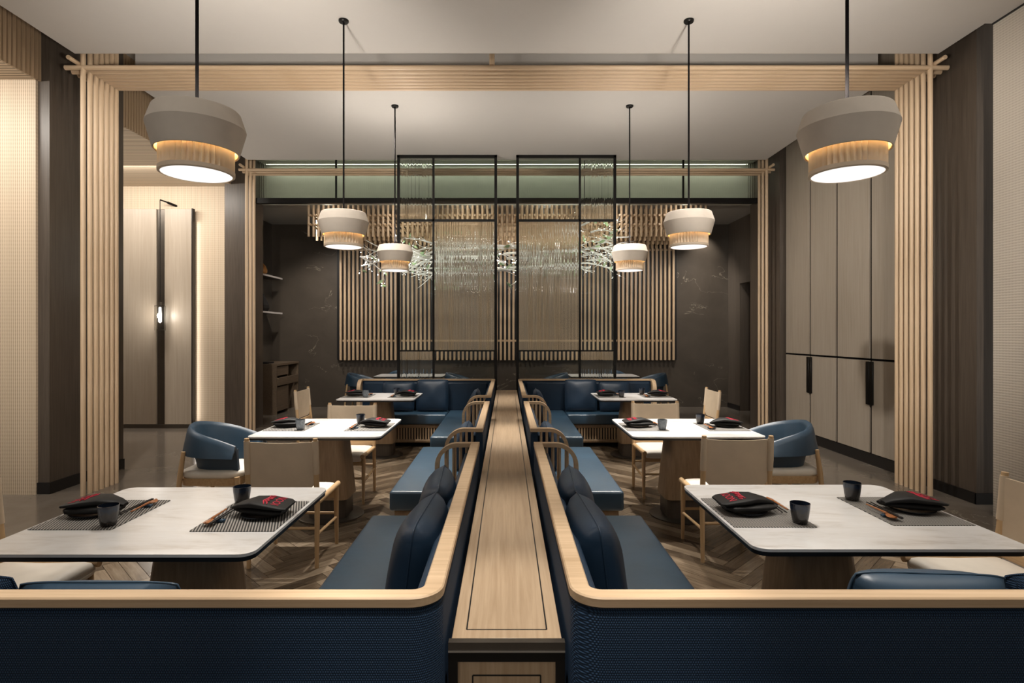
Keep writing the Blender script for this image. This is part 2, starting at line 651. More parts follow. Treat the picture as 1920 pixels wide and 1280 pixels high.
GLAZE = glaze()
GLAZEG = glaze_grey()
PLATEM = plain('black_plate_glaze', (0.012, 0.013, 0.016), 0.25)
NAPKIN = plain('black_napkin_cloth', (0.009, 0.0085, 0.0085), 0.55, 0, spec=0.3)
REDTHREAD = plain('red_embroidery', (0.55, 0.02, 0.05), 0.6)
SPOONW = wood('spoon_wood', (0.30, 0.10, 0.03), (0.48, 0.19, 0.07), 'y', 0.3)
STICK = plain('black_lacquer_stick', (0.015, 0.012, 0.012), 0.25)
RESTM = plain('blue_glaze_rest', (0.03, 0.06, 0.10), 0.2)
BRANCH = plain('silver_branch', (0.86, 0.84, 0.79), 0.35, 0.1)
LEAF = plain('pale_green_leaf', (0.30, 0.42, 0.22), 0.5)
AMBER = plain('amber_vase_glaze', (0.36, 0.16, 0.045), 0.3)
BLACKV = plain('black_vase_glaze', (0.01, 0.009, 0.009), 0.4)
SHELFM = plain('pale_shelf_edge', (0.55, 0.50, 0.47), 0.35)
LWALL = plain('lightbox_paint', (0.60, 0.61, 0.53), 0.8)

# ------------------------------------------------------------------ structure
CZ = 4.18      # ceiling height
UZ = 4.85      # top of slots


def struct(name, mb, mat, label=None, parent=None, smooth=0):
    o = mb.build(name, mat, parent, smooth)
    if parent is None:
        o['kind'] = 'structure'
        if label: o['label'] = label
    return o


HX, HY0, HY1 = 3.06, 0.6, 9.05
fl = MB()
fl.box(-8.2, -HX, -2.5, 12.3, -0.12, 0)
fl.box(HX, 5.4, -2.5, 12.3, -0.12, 0)
fl.box(-HX, HX, -2.5, HY0, -0.12, 0)
fl.box(-HX, HX, HY1, 12.3, -0.12, 0)
fl.box(-HX, HX, HY0, HY1, -0.12, -0.022)
floor = struct('floor', fl, STONE, 'polished stone floor around a herringbone timber field')

# herringbone planks
PW, NP = 0.089, 6
PL = PW * NP
GAP = 0.0016
pm = MB().box(-PL / 2 + GAP, PL / 2 - GAP, -PW / 2 + GAP, PW / 2 - GAP, -0.02, 0.0)


def clip_poly(poly, x0, x1, y0, y1):
    def cut(ps, f, g):
        out = []
        for i in range(len(ps)):
            a, b = ps[i - 1], ps[i]
            fa, fb = f(a), f(b)
            if fa >= 0: 
                if fb >= 0: out.append(b)
                else: out.append(g(a, b, fa / (fa - fb)))
            elif fb >= 0:
                out.append(g(a, b, fa / (fa - fb)))
                out.append(b)
        return out
    mix = lambda a, b, t: tuple(a[k] + (b[k] - a[k]) * t for k in range(4))
    for f in (lambda p: p[0] - x0, lambda p: x1 - p[0], lambda p: p[1] - y0, lambda p: y1 - p[1]):
        poly = cut(poly, f, mix)
        if len(poly) < 3: return []
    return poly


full, rest = [], []
c45 = math.cos(PI / 4)
RNG = 95
OX, OY = 0.0, 5.0
for vert in (0, 1):
    for q in range(-RNG, RNG):
        for m in range(-8, 9):
            if not vert:
                i0, j0 = q + 2 * NP * m, q
                cu, cv, ang = (i0 + NP / 2) * PW, (j0 + 0.5) * PW, 0
            else:
                i0, j0 = q, q - 2 * NP + 1 + 2 * NP * m
                cu, cv, ang = (i0 + 0.5) * PW, (j0 + NP / 2) * PW, PI / 2
            x = OX + (cu - cv) * c45
            y = OY + (cu + cv) * c45
            if abs(x) > HX + 0.4 or y < HY0 - 0.4 or y > HY1 + 0.4: continue
            a = ang + PI / 4
            ca, sa = math.cos(a), math.sin(a)
            pts = []
            for du, dv in ((-1, -1), (1, -1), (1, 1), (-1, 1)):
                lu, lv = du * (PL / 2 - GAP), dv * (PW / 2 - GAP)
                pts.append((x + lu * ca - lv * sa, y + lu * sa + lv * ca, lu, lv))
            inside = all(abs(p[0]) < HX and HY0 < p[1] < HY1 for p in pts)
            vis = inside and y > 3.25 and abs(x) > 0.8 and (x / y < 0.92)
            if vis: full.append((y + 0.15 * abs(abs(x) - 1.5), x, y, a))
            else: rest.append(clip_poly(pts, -HX, HX, HY0, HY1))
full.sort()
for _, x, y, a in full[300:]:
    ca, sa = math.cos(a), math.sin(a)
    pts = []
    for du, dv in ((-1, -1), (1, -1), (1, 1), (-1, 1)):
        lu, lv = du * (PL / 2 - GAP), dv * (PW / 2 - GAP)
        pts.append((x + lu * ca - lv * sa, y + lu * sa + lv * ca, lu, lv))
    rest.append(pts)
full = full[:300]


def plank_mesh(polys, name):
    vs, fs, uvs = [], [], []
    for p in polys:
        if len(p) < 3: continue
        n = len(p)
        o = len(vs)
        vs += [(a[0], a[1], 0.0) for a in p] + [(a[0], a[1], -0.02) for a in p]
        fs.append(tuple(o + k for k in range(n)))
        uvs.append([(a[2], a[3]) for a in p])
        for k in range(n):
            kk = (k + 1) % n
            fs.append((o + k, o + n + k, o + n + kk, o + kk))
            uvs.append([(p[k][2], p[k][3]), (p[k][2], p[k][3]), (p[kk][2], p[kk][3]), (p[kk][2], p[kk][3])])
    me = bpy.data.meshes.new(name)
    me.from_pydata(vs, [], fs)
    uvl = me.uv_layers.new(name='UVMap')
    flat = [c for f in uvs for uv in f for c in uv]
    uvl.data.foreach_set('uv', flat)
    me.materials.append(PLANK)
    return me


hl, hw = PL / 2 - GAP, PW / 2 - GAP
pme = plank_mesh([[(-hl, -hw, -hl, -hw), (hl, -hw, hl, -hw), (hl, hw, hl, hw), (-hl, hw, -hl, hw)]], 'plank')
for _, x, y, a in full:
    obj('plank', pme, floor, (x, y, 0), a)
po = obj('plank_field', plank_mesh(rest, 'plank_field'), floor)
po['kind'] = 'stuff'

# ceilings
struct('ceiling', MB().box(-4.06, 4.06, -2.5, 4.83, CZ, CZ + 0.1).box(4.06, 4.13, -2.5, 4.83, CZ, CZ + 0.1)
       .box(-4.06, 4.06, 4.83, 5.35, CZ, CZ + 0.1), PAINT, 'plain taupe ceiling plane over the nearest tables')
struct('ceiling_panel', MB().box(-3.93, 3.93, 6.02, 8.62, CZ, UZ - 0.05), PAINT, 'plain taupe ceiling plane beyond the near portal')
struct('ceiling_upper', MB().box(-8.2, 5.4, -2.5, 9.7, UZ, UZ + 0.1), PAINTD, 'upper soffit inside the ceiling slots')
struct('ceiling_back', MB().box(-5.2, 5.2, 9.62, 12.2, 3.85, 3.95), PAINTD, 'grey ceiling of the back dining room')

# right side
struct('wall_right', MB().box(4.36, 4.6, 5.2, 9.3, 0, UZ), DARKWOOD, 'dark veneered wall behind the tall cabinet')
struct('wall_right_ribbed', MB().box(4.13, 4.4, -2.5, 4.83, 0, UZ), RIBY, 'pale finely ribbed wall panel at the right edge')
struct('trim_1', MB().box(4.118, 4.13, -2.5, 4.83, CZ - 0.012, CZ), BLACKP, 'thin black shadow trim above right ribbed wall')
pr = struct('pilaster_right', MB().box(4.27, 4.36, 5.17, 6.0, 0, UZ).box(4.36, 4.6, 5.17, 5.2, 0, UZ), DARKWOOD, 'dark brown pilaster beside the near portal on the right')
struct('baseboard_right', MB().box(4.255, 4.27, 5.16, 6.0, 0, 0.10).box(4.255, 4.6, 5.155, 5.17, 0, 0.10), BLACKP, 'black baseboard of right pilaster')
struct('pilaster_right_far', MB().box(4.22, 4.36, 8.79, 9.3, 0, UZ), DARKWOOD, 'dark pilaster between the tall cabinet and the far portal')

# back room right wall with a dark opening
bw = MB().box(4.67, 4.85, 11.4, 12.0, 0, 3.85).box(4.67, 4.85, 9.3, 11.4, 2.55, 3.85).box(4.36, 4.85, 9.3, 9.4, 0, 3.85)
struct('wall_back_right', bw, BROWNP, 'taupe side wall of the back room with a dark opening')
struct('wall_recess', MB().box(5.1, 5.2, 9.3, 12.0, 0, 3.0).box(4.85, 5.2, 11.4, 11.5, 0, 3.0), DARKWOOD, 'dark recess beyond the back room opening')
struct('baseboard_back', MB().box(4.655, 4.67, 11.4, 12.0, 0, 0.1).box(5.08, 5.1, 9.3, 11.4, 0, 0.1), BLACKP, 'black baseboard in back room')
wb = struct('wall_back', MB().box(-5.1, 4.85, 12.0, 12.15, 0, 3.85), MARBLED, 'dark brown marble back wall with thin pale veins')
struct('wall_back_left', MB().box(-5.1, -4.95, 9.6, 12.0, 0, 3.85), MARBLED, 'dark marble side wall of the back room on the left')

# left side
struct('pilaster_left', MB().box(-4.9, -4.42, 5.5, 6.56, 0, UZ), DARKWOOD, 'dark brown pilaster beside the near portal on the left')
struct('baseboard_left', MB().box(-4.53, -4.405, 5.485, 5.5, 0, 0.11).box(-4.42, -4.405, 5.5, 6.56, 0, 0.11), BLACKP, 'black baseboard of left pilaster')
struct('wall_left_ribbed', MB().box(-8.0, -4.53, 5.47, 5.62, 0, 3.99), RIBX, 'pale ribbed wall at the left edge facing the room')
struct('wall_left_niche', MB().box(-8.0, -4.59, 9.44, 9.58, 0, 3.99), RIBX, 'pale ribbed wall at the end of the left bay')
struct('pilaster_left_far', MB().box(-4.60, -4.46, 9.28, 9.62, 0, UZ), DARKWOOD, 'dark pilaster between left bay and far portal')
struct('wall_left_far', MB().box(-4.46, -4.12, 9.28, 9.62, 0, UZ), DARKWOOD, 'dark wall return beside the far portal on the left')
struct('wall_right_far', MB().box(4.12, 4.36, 9.32, 9.62, 0, UZ), DARKWOOD, 'dark wall return beside the far portal on the right')
struct('wall_left', MB().box(-8.15, -8.0, -2.5, 9.6, 0, UZ), TAUPE2, 'taupe far wall of left bay')

# soffits with vertical slat fascia
for (y0, y1, nm) in ((2.0, 5.47, 'near'), (6.57, 9.44, 'far')):
    sf = struct('soffit_' + nm, MB().box(-8.0, -4.52, y0, y1, 3.99, UZ), RIBSOF,
                'finely ribbed soffit over the %s left bay with a slatted timber fascia' % nm)
    sm = MB().box(-0.022, 0, -0.017, 0.017, 3.985, UZ).mesh('slat', SLATW, 0)
    y = y0 + 0.02 if y0 > 3 else 4.55
    while y < y1 + (0.06 if y0 < 3 else 0):
        obj('slat', sm, sf, (-4.50, y, 0))
        y += 0.05


# clerestory light box
def reeded(mb, x0, x1, z0, z1, y, pitch=0.014, depth=0.0035, thick=0.005, jitter=0.0):
    """fluted pane: convex ribs on the room side, flat behind"""
    rr = random.Random(int((x0 + z0) * 1000))
    cuts = [x0]
    while cuts[-1] < x1 - pitch * 0.8:
        cuts.append(cuts[-1] + pitch * (1 + jitter * rr.uniform(-1, 1)))
    cuts[-1] = x1
    seg = 5
    prof = []
    for a, b in zip(cuts, cuts[1:]):
        dd = depth * (1 + jitter * rr.uniform(-0.7, 0.7))
        for k in range(seg):
            prof.append((a + (b - a) * k / seg, y - dd * math.sin(PI * k / seg)))
    prof.append((x1, y))
    m = len(prof) - 1
    r = m + 1
    vs = []
    for zz in (z0, z1):
        vs += [(a, b, zz) for a, b in prof] + [(a, y + thick, zz) for a, b in prof]
    fs = []
    for k in range(m):
        fs.append((k, k + 1, 2 * r + k + 1, 2 * r + k))
        fs.append((r + k, 3 * r + k, 3 * r + k + 1, r + k + 1))
        fs.append((k, r + k, r + k + 1, k + 1))
        fs.append((2 * r + k, 2 * r + k + 1, 3 * r + k + 1, 3 * r + k))
    fs.append((0, 2 * r, 3 * r, r))
    fs.append((m, r + m, 3 * r + m, 2 * r + m))
    return mb.add(vs, fs)


cl = thing('window_1', 'long green ribbed glass clerestory above the back room opening', 'clerestory', (0, 9.35, 0))
cl['kind'] = 'structure'
MB().box(-4.12, 4.12, -0.03, 0.05, 3.685, 3.77).build('header_bar', BLACK, cl, 0)
for x in (-2.8, -1.4, 1.47, 2.9):
    MB().box(x - 0.014, x + 0.014, -0.02, 0.03, 3.77, 4.40).build('mullion', BLACK, cl, 0)
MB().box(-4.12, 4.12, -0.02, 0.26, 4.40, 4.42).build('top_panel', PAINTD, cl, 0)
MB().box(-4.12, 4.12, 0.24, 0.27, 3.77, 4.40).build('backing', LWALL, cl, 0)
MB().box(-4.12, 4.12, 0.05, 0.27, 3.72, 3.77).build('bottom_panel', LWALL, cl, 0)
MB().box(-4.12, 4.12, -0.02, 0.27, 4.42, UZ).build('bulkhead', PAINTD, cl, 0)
xs = [-4.12, -2.8, -1.4, 1.47, 2.9, 4.12]
for a, b in zip(xs, xs[1:]):
    reeded(MB(), a + 0.015, b - 0.015, 3.775, 4.395, 0.0, 0.03, 0.006, 0.006).build('pane', GGREEN, cl, 60)


# portals
def portal(name, label, ys, zc, X, r, ztop, ext, hanger=None):
    p = thing(name, label, 'portal frame', (0, ys[0], 0))
    pm = MB().tube((0, 0, 0), (0, 0, ztop), r, n=12).mesh('post', DOWZ)
    bm_ = MB().tube((-X - ext, 0, 0), (X + ext, 0, 0), r, n=12).mesh('beam', DOWX)
    for y in ys:
        for sx in (-1, 1):
            obj('post', pm, p, (sx * X, y - ys[0], 0))
        obj('beam', bm_, p, (0, y - ys[0], zc))
    tm = MB().tube((0, 0, 0), (0, ys[-1] - ys[0] + 0.19, 0), r * 0.9, n=12).mesh('tie_dowel', DOWY)
    for sx in (-1, 1):
        obj('tie_dowel', tm, p, (sx * (X + 2 * r), -0.13, zc + 0.04))
    if hanger:
        MB().rbox(hanger - 0.025, hanger + 0.025, -0.025, 0.025, zc + r, CZ + 0.2, 0.005, 1).build('hanger', DOWZ, p)
    return p


portal('timber_portal', 'nearer oak dowel portal spanning the room, seven rods deep',
       [5.44, 5.53, 5.61, 5.685, 5.76, 5.83, 5.90], 4.09, 4.05, 0.0225, 4.75, 0.17, -0.14)
portal('timber_portal', 'farther oak dowel portal in front of the back room opening',
       [8.86, 8.99, 9.12], 4.10, 4.05, 0.0225, 4.75, 0.12)

# ------------------------------------------------------------------ tall cabinet on the right
cab = thing('wall_cabinet', 'tall taupe wall cabinet with black gaps and long black handles', 'cabinet', (4.29, 7.4, 0))
ed = [8.78, 8.05, 7.40, 6.71, 6.03]
MB().box(0.022, 0.07, 6.0 - 7.4, 8.78 - 7.4, 0.0, UZ).build('body', STEMB, cab, 0)
MB().box(0.012, 0.03, 6.0 - 7.4, 8.78 - 7.4, 0.0, 0.13).build('plinth', BLACKP, cab, 0)
for i in range(4):
    y1, y0 = ed[i] - 7.4 - 0.023, ed[i + 1] - 7.4 + 0.023
    if i == 0: y1 -= 0.02
    MB().rbox(0, 0.02, y0, y1, 1.255, UZ - 0.03, 0.002, 1).build('upper_panel', TAUPE, cab)
    d = MB().rbox(0, 0.02, y0, y1, 0.14, 1.23, 0.002, 1).build('door', TAUPE, cab)
    hy = y0 if i % 2 == 0 else y1
    s = 1 if i % 2 == 0 else -1
    MB().rbox(-0.018, 0.001, hy - s * 0.020, hy + s * 0.040, 0.71, 1.22, 0.003, 1).build('handle', BLACK, d)

# ------------------------------------------------------------------ left bay wall panel + glass lantern
wp = thing('wall_panel', 'tall taupe panel pair with dark bronze strip on left bay wall', 'wall panel', (-5.9, 9.44, 0))
MB().rbox(-1.1, 0.16, -0.12, -0.05, 0.06, 3.59, 0.004, 1).build('panel', TAUPE2, wp)
MB().rbox(0.16, 0.295, -0.095, -0.05, 0.06, 3.59, 0.003, 1).build('strip', BRONZE, wp)
MB().rbox(0.295, 0.74, -0.12, -0.05, 0.06, 3.59, 0.004, 1).build('panel', TAUPE2, wp)
MB().box(0.738, 0.752, -0.125, -0.045, 0.0, 3.60).build('edge_trim', BLACK, wp, 0)
MB().box(-1.1, 0.75, -0.13, -0.045, 0.0, 0.06).build('plinth', BRONZE, wp, 0)
MB().box(-1.05, 0.70, -0.05, 0.0, 0.1, 3.5).build('backing', BLACKP, wp, 0)
area((-5.135, 9.40, 1.75), (-5.0, 9.44, 1.75), 0.05, 3.3, 2.6, (1, 0.93, 0.86))

ln = thing('glass_lantern', 'small lit glass cylinder lantern hanging on left bay wall', 'lantern', (-5.63, 9.24, 0))
MB().tube((0.13, 0.19, 3.68), (0.0, 0.0, 3.72), 0.012, n=8).tube((0.06, 0.1, 3.70), (0.16, 0.22, 3.66), 0.02, n=8).build('bracket', BLACK, ln)
MB().tube((0, 0, 2.05), (0, 0, 3.72), 0.006, n=6).build('cord', BLACK, ln)
MB().lathe([(0.0, 2.06), (0.03, 2.06), (0.03, 2.0), (0.0, 2.0)], 16).build('cap', BRONZE, ln)
MB().lathe([(0.082, 1.60), (0.082, 2.0), (0.03, 2.01), (0.026, 2.003), (0.077, 1.993), (0.077, 1.60)], 28, close=True).build('glass', GBULB, ln)
MB().lathe([(0.0, 1.62), (0.05, 1.62), (0.05, 1.60), (0.0, 1.60)], 16).build('base', BRONZE, ln)
MB().lathe([(0.0, 1.98), (0.018, 1.97), (0.024, 1.85), (0.024, 1.74), (0.0, 1.72)], 14).build('tube', FILAMENT, ln)
pl = bpy.data.lights.new('lantern_light', 'POINT')
pl.energy = 10; pl.shadow_soft_size = 0.05; pl.color = (1, 0.95, 0.88)
plo = bpy.data.objects.new('lantern_light', pl); COL.objects.link(plo); plo.location = (-5.63, 9.12, 1.84)

# ------------------------------------------------------------------ back room slat feature
sf = thing('slat_screen', 'oak slat screen with stepped dowel canopy on the back wall', 'slat screen', (0, 12.0, 0))
PIT = 0.0877
NS = 80
X0 = (637 - 950) * 0.0111 + 0.02
slm = MB().box(-0.021, 0.021, -0.03, 0.03, 0.995, 3.60).mesh('slat', WOODZ, 0)
hgm = MB().tube((0, 0, 3.26), (0, 0, 3.85), 0.0215, n=8).mesh('hanging_dowel', WOODZ)
for k in range(NS):
    obj('slat', slm, sf, (X0 + k * PIT, -0.14, 0))
for k in range(NS + 1):
    obj('hanging_dowel', hgm, sf, (X0 + (k - 0.5) * PIT, -1.95, 0))
for z in (1.40, 3.30):
    MB().box(X0 - 0.02, X0 + (NS - 1) * PIT + 0.02, -0.105, -0.085, z - 0.02, z + 0.02).build('rail', WOODX, sf, 0)
cd = MB()
for k in range(NS):
    for z in (3.63, 3.47):
        cd.tube((X0 + k * PIT, -2.02, z), (X0 + k * PIT, -0.17, z - (0.0 if z > 3.5 else 0.06)), 0.0205, n=6)
o = cd.build('cross_dowel_rows', WOODY, sf); o['kind'] = 'stuff'
vd = MB()
for k in range(NS + 1):
    for yy in (-1.5, -1.05, -0.6):
        vd.tube((X0 + (k - 0.5) * PIT, yy, 3.26), (X0 + (k - 0.5) * PIT, yy, 3.85), 0.0205, n=6)
o = vd.build('inner_dowel_rows', WOODZ, sf); o['kind'] = 'stuff'
MB().box(X0 - 0.1, X0 + NS * PIT, -0.085, -0.002, 1.0, 3.62).build('backing', BLACKP, sf, 0)

# ------------------------------------------------------------------ reeded glass screens
for sx, side in ((-1, 'left'), (1, 'right')):
    sc = thing('glass_screen', 'black framed reeded glass screen, %s of the centre gap' % side, 'glass screen', (sx * 0.88, 8.40, 0))
    def X(u): return sx * (u - 0.88)
    def fb(a, b, z0, z1, nm, y=0.022):
        a, b = sorted((X(a), X(b)))
        MB().box(a, b, -y, y, z0, z1).build(nm, BLACK, sc, 0)
    fb(0.141, 0.181, 0, CZ, 'frame_post')
    fb(1.575, 1.615, 0, CZ, 'frame_post')
    fb(0.141, 1.615, CZ - 0.04, CZ, 'frame_top')
    fb(1.065, 1.095, 0, CZ - 0.04, 'mullion', 0.018)
    fb(0.181, 1.575, 3.20, 3.235, 'crossbar', 0.018)
    fb(0.181, 1.575, 1.285, 1.305, 'crossbar', 0.018)
    for (u0, u1, z0, z1, reed) in ((0.181, 1.065, 3.235, CZ - 0.04, 0), (0.181, 1.065, 1.305, 3.20, 1), (0.181, 1.065, 0.9, 1.285, 0),
                                   (1.095, 1.575, 3.235, CZ - 0.04, 1), (1.095, 1.575, 1.305, 3.20, 0), (1.095, 1.575, 0.75, 1.285, 1)):
        a, b = sorted((X(u0), X(u1)))
        if reed:
            reeded(MB(), a, b, z0, z1, 0.0, 0.038, 0.0068, 0.005, 0.5).build('reeded_pane', GREED, sc, 60)
        else:
            MB().box(a, b, -0.003, 0.003, z0, z1).build('clear_pane', GCLEAR, sc, 0)

# ------------------------------------------------------------------ centre divider counter
ct = thing('divider_counter', 'long oak divider counter with black inlay line between the booths', 'counter', (0, 1.55, 0))
TZ = 0.72
YL = 8.33 - 1.55
MB().rbox(-0.15, 0.15, 0.0, YL, TZ - 0.03, TZ, 0.002, 1).build('worktop', WOODC, ct)
MB().box(-0.146, 0.146, 0.03, YL, 0.06, TZ - 0.03).build('body', WOODY, ct, 0)
inl = MB()
for x in (-0.112, 0.112):
    inl.box(x - 0.0022, x + 0.0022, 0.045, YL - 0.05, TZ - 0.002, TZ + 0.0006)
inl.box(-0.112, 0.112, 0.043, 0.0474, TZ - 0.002, TZ + 0.0006)
inl.build('inlay_line', BLACKP, ct, 0)
MB().box(-0.157, 0.157, -0.022, 0.0, TZ - 0.022, TZ + 0.0).build('front_edge', BRONZE, ct, 0)
MB().box(-0.157, 0.157, -0.024, -0.004, TZ - 0.026, TZ - 0.022).build('trim_line', SILVER, ct, 0)
ff = MB()
ff.box(-0.157, -0.132, -0.022, 0.03, 0.0, TZ - 0.026)
ff.box(0.132, 0.157, -0.022, 0.03, 0.0, TZ - 0.026)
ff.box(-0.132, 0.132, -0.022, 0.03, TZ - 0.052, TZ - 0.026)
ff.build('front_frame', BLACK, ct, 0)
fp = MB().box(-0.132, 0.132, -0.008, 0.03, 0.05, TZ - 0.052).build('front_panel', WOODZ, ct, 0)
fi = MB()
for x in (-0.092, 0.092):
    fi.box(x - 0.002, x + 0.002, -0.0088, -0.006, 0.1, TZ - 0.096)
fi.box(-0.092, 0.092, -0.0088, -0.006, TZ - 0.098, TZ - 0.094)
fi.build('inlay_line', BLACKP, fp, 0)

# ------------------------------------------------------------------ booths
CAPZ = 0.89
CW, CT = 0.052, 0.024


def arc_pts(c, a, b, r, a0, a1, n=10):
    return [c + a * (r * math.cos(t)) + b * (r * math.sin(t)) for t in [a0 + (a1 - a0) * k / n for k in range(n + 1)]]


def arm(parent, start, direction, length, nrm):
    """bent-wood arm: runs level from start along direction, then curves down to the seat"""
    st, d = Vector(start), Vector(direction)
    up = Vector((0, 0, 1))
    r = 0.125
    z = CAPZ - CT / 2
    st.z = z
    c = st + d * (length - r) - up * r
    pts = [st] + arc_pts(c, d, up, r, PI / 2, 0, 12) + [Vector((c.x + d.x * r, c.y + d.y * r, 0.44))]
    w = CW / 2
    prof = [(-CT / 2, -w), (CT / 2, -w), (CT / 2, w), (-CT / 2, w)]
    o = MB().sweep(pts, prof, nrm).build('armrest', WOODX if abs(d.x) > 0.5 else WOODY, parent, 30)
    for t in (0.075, 0.115, 0.155, 0.195):
        q = st + d * t
        x = t - (length - r)
        zt = z if x < 0 else z - r + math.sqrt(max(0.0, r * r - x * x))
        MB().tube((q.x, q.y, 0.44), (q.x, q.y, zt - 0.004), 0.0095, n=10).build('spindle', WOODZ, o)
    return o


def rail_prof():
    w, h = CW / 2, CT
    return [(-w, 0), (w, 0), (w, h - 0.004), (w - 0.004, h), (-w + 0.004, h), (-w, h - 0.004)]


def panel_prof(z0, z1, t=0.05):
    r = 0.022
    out = [(-t / 2, z0), (t / 2, z0)]
    for k in range(5):
        a = PI / 2 * k / 4
        out.append((t / 2 - r + r * math.cos(a), z1 - r + r * math.sin(a)))
    for k in range(5):
        a = PI / 2 + PI / 2 * k / 4
        out.append((-t / 2 + r + r * math.cos(a), z1 - r + r * math.sin(a)))
    return out


def booth(name, label, sx, kind, yc, ye, ue=2.12):
    """kind 'L': corner at yc, free end at ye.  kind 'I': straight from yc to ye."""
    b = thing(name, label, 'booth', (sx * 0.5, (yc + ye) / 2, 0), 0, 'navy leather booths along the divider counter')
    ox, oy = sx * 0.5, (yc + ye) / 2
    dy = 1 if ye > yc else -1

    def P(u, y, z=0.0): return Vector((sx * u - ox, y - oy, z))
    uo = 0.165
    uc = uo + CW / 2
    if kind == 'L':
        path = [P(uc, ye - dy * CW), ]
        r = 0.055
        c = P(uc + r, yc + dy * (CW / 2 + r))
        ax, ay = Vector((sx, 0, 0)), Vector((0, dy, 0))
        path += arc_pts(c, ax, ay, r, PI, 1.5 * PI, 8)
        path += [P(ue - CW, yc + dy * CW / 2)]
    else:
        path = [P(uc, ye - dy * CW), P(uc, yc + dy * CW)]
    zb = CAPZ - CT
    cap = [Vector((p.x, p.y, zb)) for p in path]
    MB().sweep(cap, rail_prof(), (0, 0, 1)).build('top_rail', WOODY if kind == 'I' else WOODX, b, 30)
    ppath = [Vector(p) for p in path]
    ppath[0] = P(uc, ye - dy * 0.004)
    ppath[-1] = P(uc, yc + dy * 0.004) if kind == 'I' else P(ue - 0.004, yc + dy * CW / 2)
    bp = MB().sweep(ppath, panel_prof(0.05, zb - 0.004), (0, 0, 1)).build('back_panel', WOVEN, b, 35)
    # piping under the rail
    pip = [Vector((p.x, p.y, zb - 0.003)) for p in ppath]
    MB().sweep(pip, [(-0.0215, -0.002), (0.0215, -0.002), (0.0215, 0.003), (-0.0215, 0.003)], (0, 0, 1)).build('piping', BLACKP, bp, 30)
    # arms
    arm(b, P(uo, ye - dy * CW / 2), (sx, 0, 0), 0.255, (0, 1, 0))
    if kind == 'I':
        arm(b, P(uo, yc + dy * CW / 2), (sx, 0, 0), 0.255, (0, 1, 0))
    else:
        arm(b, P(ue - CW / 2, yc), (0, dy, 0), 0.255, (1, 0, 0))

    def rb(nm, u0, u1, y0, y1, z0, z1, r, mat, par=b, seg=4):
        a0, a1 = sorted((sx * u0 - ox, sx * u1 - ox))
        q0, q1 = sorted((y0 - oy, y1 - oy))
        return MB().rbox(a0, a1, q0, q1, z0, z1, r, seg).build(nm, mat, par, 50)
    us = 0.82
    i0 = yc + dy * 0.055
    i1 = ye - dy * 0.055
    rb('back_pad', uo + 0.056, uo + 0.088, i0, i1, 0.40, CAPZ - 0.055, 0.012, LEATHERP)
    if kind == 'L':
        rb('back_pad', uo + 0.12, ue - 0.06, yc + dy * 0.056, yc + dy * 0.115, 0.40, CAPZ - 0.045, 0.018, LEATHERP)
        rb('seat_cushion', uo + 0.12, us, yc + dy * 0.12, ye - dy * 0.012, 0.31, 0.45, 0.022, LEATHER)
        rb('seat_cushion', us + 0.004, ue - 0.06, yc + dy * 0.12, yc + dy * 0.57, 0.31, 0.45, 0.022, LEATHER)
        rb('base_rail', uo + 0.06, us - 0.03, i0, i1, 0.265, 0.31, 0.004, WOODPED, b, 1)
        br = rb('base_rail', us - 0.03, ue - 0.08, yc + dy * 0.06, yc + dy * 0.54, 0.262, 0.31, 0.004, WOODPED, b, 1)
        rb('plinth', uo + 0.06, us - 0.08, i0, i1, 0.0, 0.265, 0.004, DARKWOOD, b, 1)
        rb('plinth', us - 0.03, ue - 0.12, yc + dy * 0.06, yc + dy * 0.42, 0.0, 0.262, 0.004, BLACKP, b, 1)
        rb('base_sill', us - 0.03, ue - 0.08, yc + dy * 0.49, yc + dy * 0.535, 0.06, 0.10, 0.004, WOODPED, b, 1)
        if dy < 0:
            sm = MB().box(-0.011, 0.011, -0.009, 0.009, 0.10, 0.262).mesh('base_slat', WOODZ, 0)
            u = us + 0.02
            while u < ue - 0.1:
                obj('base_slat', sm, b, P(u, yc + dy * 0.52))
                u += 0.0375
    else:
        rb('seat_cushion', uo + 0.12, us, yc + dy * 0.012, ye - dy * 0.012, 0.31, 0.45, 0.022, LEATHER)
        rb('base_rail', uo + 0.06, us - 0.03, i0, i1, 0.265, 0.31, 0.004, WOODPED, b, 1)
        rb('plinth', uo + 0.06, us - 0.08, i0, i1, 0.0, 0.265, 0.004, DARKWOOD, b, 1)
    return b


for sx, side in ((-1, 'left'), (1, 'right')):
    booth('corner_booth', 'nearest %s navy corner booth, woven back towards the camera' % side, sx, 'L', 1.42, 3.47)
    booth('bench_booth', 'straight navy bench booth beside the middle %s table' % side, sx, 'I', 3.95, 5.55)
    booth('corner_booth', 'far %s navy corner booth in front of the glass screen' % side, sx, 'L', 8.30, 6.06)


